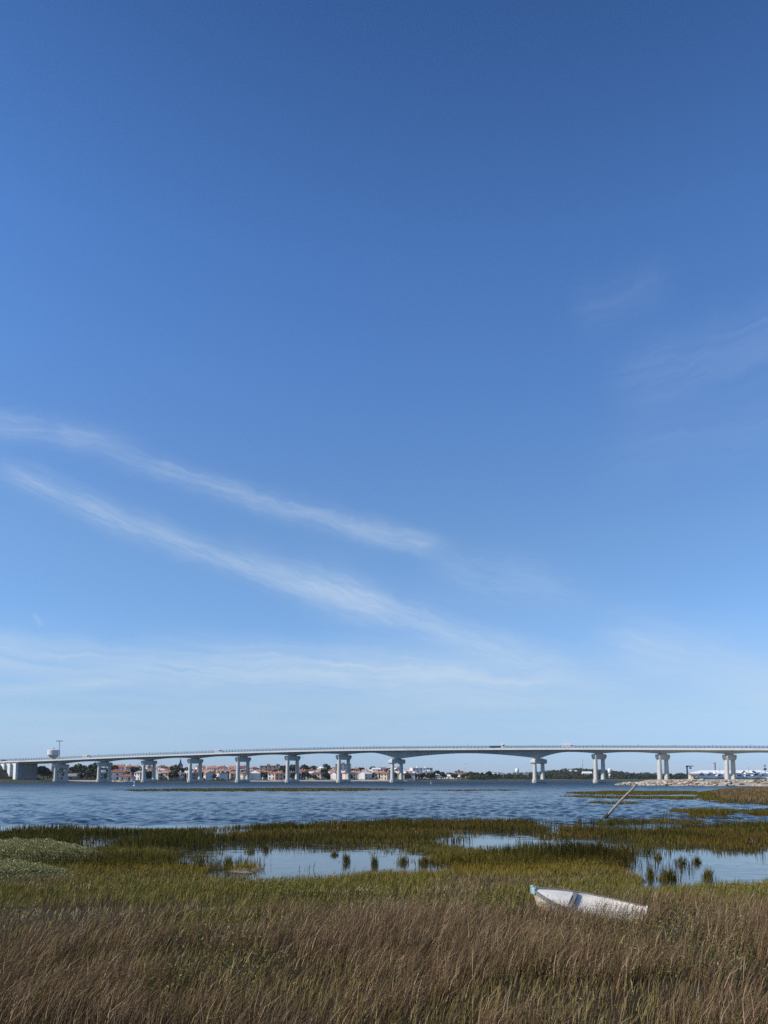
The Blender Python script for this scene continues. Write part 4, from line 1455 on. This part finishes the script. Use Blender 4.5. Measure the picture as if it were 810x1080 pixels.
tag(bpy.data.objects['dry_marsh_rush'], 'tall dry brown rush bent to the right across the foreground', 'grass', kind='stuff')

# 2 short green and olive growth under and behind the rush
x, y = scatter(250000, 7.0, 30.0, .6)
md = marsh_d(np.stack([x, y], 1))
patch = fbm(x * .45 + 9, y * .35, 61, 3)
belt = np.exp(-((y - 24.6 - .04 * x) / 2.6) ** 2) * (x > -9)
keep = (md > .1) & ~in_boat(x, y) & ~hum_mask(x, y) & (rng.uniform(0, 1, len(x)) < .22 + .78 * np.maximum(.6 * sst(.45, .62, patch), sst(14.5, 19, y)))
x, y, patch, belt = x[keep], y[keep], patch[keep], belt[keep]
n = len(x)
z = ground_z(x, y)
hh = rng.uniform(.08, .24, n) * (.8 + .4 * patch)
kk = rng.uniform(0, 1, n)
green = np.where((kk < .5)[:, None], [.11, .11, .022], np.where((kk < .8)[:, None], [.165, .155, .038], [.25, .19, .09]))
orange = np.where((kk < .5)[:, None], [.18, .125, .016], np.where((kk < .8)[:, None], [.24, .16, .022], [.13, .12, .025]))
brownm = np.where((kk < .5)[:, None], [.16, .12, .066], np.where((kk < .8)[:, None], [.25, .19, .115], [.13, .12, .04]))
bm_ = (sst(.5, .38, patch) * sst(26, 21, y) * .9)[:, None]
bm_ = np.maximum(bm_, (sst(14.5, 11.0, y + 10 * (fbm(x * .5, y * .4, 63) - .5)) * .66)[:, None])
bl = np.clip(belt * 1.3, 0, 1)[:, None] * (rng.uniform(0, 1, n) < .85)[:, None]
c = green * (1 - bm_) + brownm * bm_
c = c * (1 - bl) + orange * bl
c = c * rng.uniform(.75, 1.25, n)[:, None]
blades('short_marsh_grass', np.stack([x, y, z], 1), hh, rng.uniform(.006, .014, n), rng.normal(.2, .9, n), np.clip(rng.normal(.4, .22, n), .02, .9), c, M['blade'])
tag(bpy.data.objects['short_marsh_grass'], 'short olive and orange marsh grass in front of the pools', 'grass', kind='stuff')

# 3 cordgrass of the mid marsh around the pools
x, y = scatter(330000, 24.0, 66.0, .85)
P2 = np.stack([x, y], 1)
md = marsh_d(P2)
STAND = G(640, 908)
patch = fbm(x * .11, y * .30, 71, 3)
dk = fbm(x * .16 + 5, y * .40 + 2, 73, 3)
fine = fbm(x * 1.1, y * 1.1, 77, 2)
fringe = (md > -1.5) & (rng.uniform(0, 1, len(x)) < .55 * sst(.52, .62, fbm(x * 1.6, y * 1.6, 79, 2)))
keep = (sdf(P2, MUD) < -.1) & ((md > -.22 + .5 * (fine - .5)) | fringe) & ~hum_mask(x, y) & (rng.uniform(0, 1, len(x)) < .5 + .5 * fine) & ((md > -.05) | fringe | (rng.uniform(0, 1, len(x)) < .4))
x, y, patch, fine, md, dk = x[keep], y[keep], patch[keep], fine[keep], md[keep], dk[keep]
n = len(x)
z = np.maximum(ground_z(x, y), -.05)
hh = rng.uniform(.17, .38, n) * (.65 + .7 * fine)
kk = rng.uniform(0, 1, n)
g_ = np.where((kk < .45)[:, None], [.075, .071, .014], np.where((kk < .8)[:, None], [.115, .103, .02], [.18, .145, .04]))
o_ = np.where((kk < .5)[:, None], [.115, .075, .018], np.where((kk < .8)[:, None], [.15, .10, .024], [.10, .088, .02]))
bl = (sst(.50, .60, patch))[:, None]
db = (sst(.46, .58, dk) * .85)[:, None]
c = (g_ * (1 - bl) + o_ * bl) * (1 - db) + np.array([.055, .058, .014]) * db
c = c * rng.uniform(.75, 1.25, n)[:, None]
hh = hh * (.55 + .75 * sst(.35, .65, dk))
# the tall dark stand between the middle and right pools
st_ = np.exp(-(((x - STAND[0]) / 3.2) ** 2 + ((y - STAND[1]) / 3.6) ** 2))[:, None]
c = c * (1 - .6 * st_)
hh = hh * (1 + .65 * st_[:, 0])
c = c * np.array([.93, .90, .92])
blades('cordgrass', np.stack([x, y, z], 1), hh, rng.uniform(.014, .028, n) * (y / 38), rng.uniform(0, 6.28, n), np.abs(rng.normal(.18, .16, n)), c, M['blade'])
tag(bpy.data.objects['cordgrass'], 'olive cordgrass around the pools of the middle marsh', 'grass', kind='stuff')

# 4 thin vegetated flats farther out, and the brown reed bank on the right
Vs = []
for i, poly in enumerate(ISLES):
    lo, hi = poly.min(0), poly.max(0)
    area = max(4.0, (hi[0] - lo[0]) * (hi[1] - lo[1]))
    dist = poly[:, 1].mean()
    cnt = int(min(110000 if i == 5 else 10000, area * (90 if dist < 75 else 26 if dist < 150 else 9)))
    q = rng.uniform(lo - 2, hi + 2, (cnt, 2))
    q = q[(q[:, 0] < .62 * q[:, 1] + 4)]
    d = marsh_d(q)
    q = q[d > .1]
    Vs.append(np.column_stack([q, np.full(len(q), i)]))
Vs = np.vstack(Vs)
x, y, idx = Vs[:, 0], Vs[:, 1], Vs[:, 2]
n = len(x)
z = ground_z(x, y)
reed = (idx == 5) & (sdf(np.stack([x, y], 1), REED_BANK) > 2.5)
kk = rng.uniform(0, 1, n)
hh = np.where(reed, rng.uniform(.28, .6, n), rng.uniform(.12, .26, n))
c = np.where(reed[:, None], np.where((kk < .5)[:, None], [.145, .10, .055], np.where((kk < .85)[:, None], [.22, .155, .085], [.11, .10, .035])),
             np.where((kk < .5)[:, None], [.10, .09, .016], np.where((kk < .8)[:, None], [.15, .12, .025], [.08, .08, .015])))
c = c * rng.uniform(.75, 1.25, n)[:, None]
blades('tidal_flat_grass', np.stack([x, y, z], 1), hh, rng.uniform(.03, .055, n) * np.clip(y / 70, .8, 3.5), rng.uniform(0, 6.28, n), np.abs(rng.normal(.2, .15, n)), c, M['blade'])
tag(bpy.data.objects['tidal_flat_grass'], 'thin strips of grass and brown reed on the flats in the lagoon', 'grass', kind='stuff')

# 5 leafy ground cover: small green-grey leaves between the rush
def leaves(name, P, size, col, mt, parent=None):
    n = len(P)
    nrm = rng.normal(size=(n, 3)) * .6 + np.array([0, 0, .8])
    nrm /= np.linalg.norm(nrm, axis=1)[:, None]
    t1 = np.cross(nrm, rng.normal(size=(n, 3)))
    t1 /= np.linalg.norm(t1, axis=1)[:, None]
    t2 = np.cross(nrm, t1)
    s = size[:, None]
    V = np.stack([P - t1 * s, P - t2 * s * .36, P + t1 * s, P + t2 * s * .36], 1).reshape(-1, 3)
    return link(name, np_mesh(name, V, [np.arange(4 * n).reshape(-1, 4)], np.repeat(col, 4, 0)), mt, parent)


x, y = scatter(130000, 7.5, 24.0, .6)
md = marsh_d(np.stack([x, y], 1))
patch = fbm(x * .55 + 4, y * .42 + 7, 81, 3)
keep = (md > .4) & ~in_boat(x, y) & (rng.uniform(0, 1, len(x)) < sst(.54, .68, patch) + .25 * sst(16, 21, y) * (x < 1))
x, y, patch = x[keep], y[keep], patch[keep]
n = len(x)
z = ground_z(x, y) + rng.uniform(.03, .30, n) * (.4 + patch)
kk = rng.uniform(0, 1, n)
c = np.where((kk < .5)[:, None], [.11, .12, .028], np.where((kk < .85)[:, None], [.18, .18, .05], [.30, .27, .13])) * rng.uniform(.75, 1.25, n)[:, None]
leaves('ground_cover', np.stack([x, y, z], 1), rng.uniform(.012, .026, n), c, M['waxy_leaf'])
tag(bpy.data.objects['ground_cover'], 'small leafy green ground cover growing between the dry stems', 'ground cover', kind='stuff')

# 6 bleached litter lying in drifts on the ground between the plants
x, y = scatter(60000, 9.0, 22.0, .6)
md = marsh_d(np.stack([x, y], 1))
pt = fbm(x * .28 + 2, y * .9 + 5, 95, 3)
keep = (md > .4) & ~in_boat(x, y) & (rng.uniform(0, 1, len(x)) < .7 * sst(.58, .70, pt))
x, y = x[keep], y[keep]
n = len(x)
c = np.array([.38, .32, .215]) * rng.uniform(.45, 1.15, n)[:, None]
blades('dead_litter', np.stack([x, y, ground_z(x, y) + rng.uniform(.03, .10, n)], 1), rng.uniform(.05, .17, n), rng.uniform(.007, .014, n), rng.uniform(0, 6.28, n), rng.uniform(.8, .97, n), c, M['blade'])
tag(bpy.data.objects['dead_litter'], 'bleached dead stems lying in drifts among the short grass', 'plant litter', kind='stuff')

# ------------------------------------------------------------------ pale shrubs on the left
for (i, n, lab) in ((0, 42000, 'pale olive sea purslane shrub mound at the left edge beside the slit pool'), (1, 14000, 'smaller pale green shrub low at the left edge before the larger mound'), (2, 9000, 'low right shoulder of pale shrub at the end of the left mound')):
    hx, hy, hr, hh_ = HUMMOCKS[i]
    root = empty('salt_shrub', (hx, hy, float(ground_z([hx], [hy])[0]) - hh_))
    tag(root, lab, 'shrub', 'pale shrubs at the left edge')
    a = rng.uniform(0, 2 * math.pi, n)
    q = np.sqrt(rng.uniform(0, 1, n))
    lx, ly = q * np.cos(a) * hr * 1.15, q * np.sin(a) * hr * .9
    bump = .7 * fbm((lx + hx) * 1.6, (ly + hy) * 1.6, 91, 3) + .5 * fbm((lx + hx) * 5.5, (ly + hy) * 5.5, 93, 2)
    topz = (np.clip(1 - q ** 2.2, 0, 1)) * (.26 + .36 * bump) * min(1, hr / 2.2) + hh_ * np.exp(-(q ** 2)) + .08
    lz = topz * rng.uniform(.35, 1.0, n) ** .5
    P = np.stack([lx, ly, lz], 1)
    kk = rng.uniform(0, 1, n)
    c = np.where((kk < .45)[:, None], [.20, .19, .075], np.where((kk < .85)[:, None], [.33, .32, .125], [.54, .51, .28])) * rng.uniform(.75, 1.25, n)[:, None]
    leaves('foliage', P, rng.uniform(.016, .036, n), c, M['waxy_leaf'], root)
    m_ = MB()
    for j in range(26):
        aa, qq = random.uniform(0, 6.28), random.uniform(.1, .8) * hr
        bx, by = math.cos(aa) * qq, math.sin(aa) * qq * .8
        m_.cyl((bx, by, -.05), (bx + random.uniform(-.15, .15), by + random.uniform(-.1, .1), .3), .012, .006, 5)
    m_.build('stem', M['bark'], root)

# ------------------------------------------------------------------ tufts standing in the pools
def tuft(px, py, w, h, n, lab, dead=False):
    p = G(px, py)
    root = empty('grass_tuft', (p[0], p[1], 0))
    tag(root, lab, 'grass tuft', 'grass tufts standing in the pools')
    a = rng.uniform(0, 6.28, n)
    q = np.abs(rng.normal(0, .5, n))
    P = np.stack([q * np.cos(a) * w, q * np.sin(a) * w * .7, np.full(n, -.06)], 1)
    c = np.where((rng.uniform(0, 1, n) < .6)[:, None], [.09, .085, .02], [.15, .12, .035]) * rng.uniform(.75, 1.25, n)[:, None]
    if dead: c = c * np.array([1.0, .85, .85])
    hh = rng.uniform(.35, 1.1, n) * h * np.clip(1.15 - q * .5, .4, 1.2)
    blades('blade', P, hh, rng.uniform(.012, .024, n), a, np.abs(rng.normal(.16, .13, n)), c, M['blade'], None, root)
    m_ = MB()
    m_.lathe([(w * .6, -.3), (w * .5, -.03), (w * .25, .012), (.02, .02)], 12)
    m_.build('root_clump', M['earth'], root, True)


for a in [(241, 913, .16, .42, 130, 'tall dark tuft alone at the left of the long pool'), (264, 899, .30, .30, 110, 'low tuft at the far bank of the long pool, left one'),
          (281, 897, .26, .34, 110, 'upright tuft at the far bank near the middle of the long pool'), (365, 909, .18, .42, 130, 'dark upright tuft at the right of the long pool'),
          (395, 912, .13, .42, 110, 'narrow dark tuft like a post near the right end of the long pool'), (353, 902, .2, .26, 120, 'sparse thin tuft left of the dark upright tuft'),
          (425, 910, .26, .34, 150, 'thin scattered tuft at the right tip of the long pool'), (447, 911, .2, .34, 150, 'thin tuft on the mud past the right tip of the long pool'),
          (694, 905.5, .2, .28, 120, 'small round tuft at the upper left of the right pool'), (719, 911, .24, .36, 110, 'feathery tuft in the middle of the right pool'),
          (735, 910, .18, .34, 120, 'sparse broken tuft right of the feathery one', True), (705, 928, .34, .46, 260, 'large dark tuft at the near edge of the right pool'),
          (686, 926, .14, .4, 110, 'thin tuft left of the large dark tuft'), (747, 927, .2, .42, 130, 'spiky tuft at the near edge of the right pool'),
          (633, 893, .22, .3, 130, 'dark tuft in the narrow pool left of the right pool')]:
    tuft(*a)

# ------------------------------------------------------------------ leaning pole
pb = G(637, 863.5)
yb = pb[1]
dtop = ray(671.5, 827.0)
ptop = np.array([0, 0, H]) + dtop * ((yb - 1.0) / dtop[1])
base_ = np.array([pb[0], pb[1], -.0])
ax = Vector(ptop - base_)
Lp = ax.length
pole = empty('wooden_pole', (base_[0], base_[1], 0))
pole.rotation_euler = ax.to_track_quat('Z', 'Y').to_euler()
tag(pole, 'weathered wooden mooring pole leaning steeply to the right out of the water', 'pole')
m_ = MB()
prof, n = [], 14
vs, fs = [], []
for i in range(16):
    u = i / 15
    zz = -1.0 + u * (Lp + 1.0)
    rr = .115 - .045 * u + .006 * math.sin(i * 2.3)
    ox, oy = .018 * math.sin(i * .9), .018 * math.cos(i * .7)
    for j in range(n):
        a = 2 * math.pi * j / n
        q = rr * (1 + .05 * math.sin(3 * a + i))
        vs.append((ox + q * math.cos(a), oy + q * math.sin(a), zz))
for i in range(15):
    for j in range(n):
        fs.append((i * n + j, i * n + (j + 1) % n, (i + 1) * n + (j + 1) % n, (i + 1) * n + j))
fs += [tuple(range(n - 1, -1, -1)), tuple(range(15 * n, 16 * n))]
pm_ = mat('weathered_wood', (.27, .235, .185), .85, .25, 3.0, (.09, .07, .055), .8, bump=.4)
m_.add(vs, fs).build('shaft', pm_, pole, True)
MB().lathe([(.11, -.5), (.13, -.1), (.14, .2), (.115, .45), (.095, .5)], 14).build('weed_growth', M['earth'], pole, True)

# ------------------------------------------------------------------ the boat in the grass
hm, k, out = new_mat('peeling_hull_paint')
b = k.n('ShaderNodeBsdfPrincipled')
tc = k.n('ShaderNodeTexCoord').outputs['Object']
n1 = k.noise(tc, 5.0, 6, .65, .4)
n2_ = k.noise(k.mapping(tc, (1, 1, 2.2)), 2.2, 4, .6)
c = k.mix(k.ramp(n1, .42, .58), (.72, .68, .60), (.52, .40, .28))
c = k.mix(k.ramp(n2_, .56, .64), c, (.30, .15, .07))
k.l(c, b.inputs['Base Color'])
b.inputs['Roughness'].default_value = .75
bn = k.n('ShaderNodeBump')
bn.inputs['Distance'].default_value = .006
k.l(n1, bn.inputs['Height'])
k.l(bn.outputs[0], b.inputs['Normal'])
k.l(b.outputs[0], out.inputs[0])
M['hull_out'] = hm
M['hull_in'] = mat('worn_white_paint', (.77, .73, .64), .75, .08, 3.0, (.36, .34, .29), .6, bump=.4)
M['grey_wood'] = mat('grey_wood', (.20, .20, .19), .8, .25, 4.0, (.09, .09, .085), .6, bump=.3)
M['turquoise'] = mat('turquoise_paint', (.36, .52, .50), .7, .15, 6.0, (.55, .55, .50), .7)

bz = float(ground_z([boat_loc[0]], [boat_loc[1]])[0])
boat = empty('rowing_boat', (boat_loc[0], boat_loc[1], bz - .19))
boat.rotation_mode = 'XYZ'
Mrot = Matrix.Rotation(BH, 4, 'Z') @ Matrix.Rotation(R(-4.5), 4, 'Y') @ Matrix.Rotation(R(-12), 4, 'X')
boat.rotation_euler = Mrot.to_euler()
tag(boat, 'old white wooden rowing boat with a turquoise bow stranded in the brown rush', 'boat')
BL = 2.0


def bsec(t):
    hb = .50 * (1 - (1 - t / .58) ** 2.3) if t < .58 else .50 * (1 - .26 * ((t - .58) / .42) ** 2)
    sh_ = .35 + .21 * (1 - t) ** 2.2
    kz = .24 * max(0, 1 - t / .22) ** 2
    return max(hb, .0), sh_, kz


def shell(inset, drop, nq=9):
    vs, fs = [], []
    st = np.linspace(0.0, 1.0, 26)
    for t in st:
        hb, sh_, kz = bsec(t)
        hb = max(hb - inset, .004)
        kz = kz + drop
        x = BL * (.5 - t) - (inset * 1.6 if t < .02 else 0)
        rake = .10 * max(0, 1 - t / .2)
        row = []
        for j in range(-nq, nq + 1):
            a = abs(j) / nq * math.pi / 2
            yy = hb * math.sin(a) ** .75 * (1 if j >= 0 else -1)
            zz = kz + (sh_ - kz) * (1 - math.cos(a)) ** 1.05
            row.append((x - rake * (1 - (zz - kz) / max(sh_ - kz, .01)), yy, zz))
        vs += row
    n = 2 * nq + 1
    for i in range(len(st) - 1):
        for j in range(n - 1):
            fs.append((i * n + j, i * n + j + 1, (i + 1) * n + j + 1, (i + 1) * n + j))
    return vs, fs, n, len(st)


vs, fs, n, ns = shell(0, 0)
fs.append(tuple((ns - 1) * n + j for j in range(n)))
MB().add(vs, fs).build('hull', M['hull_out'], boat, True)
vs, fs, n, ns = shell(.028, .03)
fs.append(tuple((ns - 1) * n + j for j in range(n)))
lin = MB().add(vs, fs).build('inner_lining', M['hull_in'], boat, True)
for sg in (-1, 1):
    m_ = MB()
    vs, fs = [], []
    for t in np.linspace(0, 1, 26):
        hb, sh_, kz = bsec(t)
        x = BL * (.5 - t)
        for dy, dz in ((.016, -.05), (.016, .012), (-.026, .012), (-.026, -.012)):
            vs.append((x, sg * max(hb + dy, .004 if dy < 0 else dy), sh_ + dz))
    for i in range(25):
        for j in range(4):
            q = (j + 1) % 4
            fs.append((i * 4 + j, i * 4 + q, (i + 1) * 4 + q, (i + 1) * 4 + j))
    fs += [(0, 1, 2, 3), (103, 102, 101, 100)]
    m_.add(vs, fs).build('gunwale', M['grey_wood'], boat)
for t in (.37,):
    hb, sh_, kz = bsec(t)
    x = BL * (.5 - t)
    MB().box(x - .045, x + .045, -hb + .035, hb - .035, sh_ - .028, sh_ + .004).build('thwart', M['grey_wood'] if t < .4 else M['hull_in'], boat)
m_ = MB()
vs = []
for t in np.linspace(.012, .355, 12):
    hb, sh_, kz = bsec(t)
    for q in (-1, -.5, 0, .5, 1): vs.append((BL * (.5 - t), q * max(hb - .03, .004), sh_ - .012 + .035 * (1 - q * q) * min(1, hb / .3)))
fs = [(i * 5 + j, i * 5 + j + 1, i * 5 + j + 6, i * 5 + j + 5) for i in range(11) for j in range(4)]
m_.add(vs, fs).build('foredeck', M['hull_in'], boat, True)
m_ = MB()
m_.prism([(BL * .5 - .05, .44), (BL * .5 + .02, .46), (BL * .5 + .028, .60), (BL * .5 - .015, .61), (BL * .5 - .08, .565), (BL * .5 - .07, .50)], 'y', -.028, .028)
o = m_.build('stem_post', M['turquoise'], boat)
m_ = MB()
vs = []
for t in np.linspace(0, .035, 5):
    hb, sh_, kz = bsec(t)
    for sg in (-1, 1): vs += [(BL * (.5 - t), sg * (hb + .026), sh_ + .022), (BL * (.5 - t), sg * (hb + .026), sh_ - .07)]
fs = []
for i in range(4):
    a = i * 4
    fs += [(a, a + 1, a + 5, a + 4), (a + 2, a + 6, a + 7, a + 3), (a, a + 4, a + 6, a + 2)]
m_.add(vs, fs).build('bow_cap', M['turquoise'], boat)
hb, sh_, kz = bsec(1.0)
MB().prism([(-hb, sh_ + .02), (-hb * .8, .16), (0, .02), (hb * .8, .16), (hb, sh_ + .02)], 'x', -BL / 2 - .03, -BL / 2 + .005).build('transom', M['hull_in'], boat)
m_ = MB()
vs = []
for t in np.linspace(.392, .985, 14):
    hb, sh_, kz = bsec(t)
    for q in (-1, -.5, 0, .5, 1): vs.append((BL * (.5 - t), q * (hb - .02), sh_ - .055))
m_.add(vs, [(i * 5 + j, i * 5 + j + 1, i * 5 + j + 6, i * 5 + j + 5) for i in range(13) for j in range(4)])
m_.build('added_stern_cover', M['hull_in'], boat)  # added flat white sheet: hides the shadowed interior under a sunlit surface
m_ = MB()
for yy in (-.2, 0, .2): m_.box(-.9, .5, yy - .085, yy + .085, .135, .155)
m_.build('floor_boards', M['hull_in'], boat)

# ------------------------------------------------------------------ air
hz, k, out = new_mat('haze')
pv = k.n('ShaderNodeVolumePrincipled')
pv.inputs['Color'].default_value = (.86, .92, 1.0, 1)
pv.inputs['Density'].default_value = HAZE
pv.inputs['Anisotropy'].default_value = .3
k.l(pv.outputs[0], out.inputs['Volume'])
ho = MB().box(-3300, 3300, -300, 3300, -2.6, 62).build('haze', hz)
tag(ho, 'thin pale sea air over the lagoon', kind='stuff')

# ------------------------------------------------------------------ picture settings
scene.view_settings.view_transform = 'Standard'
scene.view_settings.look = 'None'
scene.view_settings.gamma = 1.0
scene.view_settings.exposure = -0.1
scene.render.engine = 'CYCLES'
scene.cycles.max_bounces = 6
scene.cycles.use_denoising = False
scene.cycles.denoiser = 'OPENIMAGEDENOISE'
scene.cycles.denoising_input_passes = 'RGB_ALBEDO_NORMAL'
scene.cycles.denoising_prefilter = 'ACCURATE'
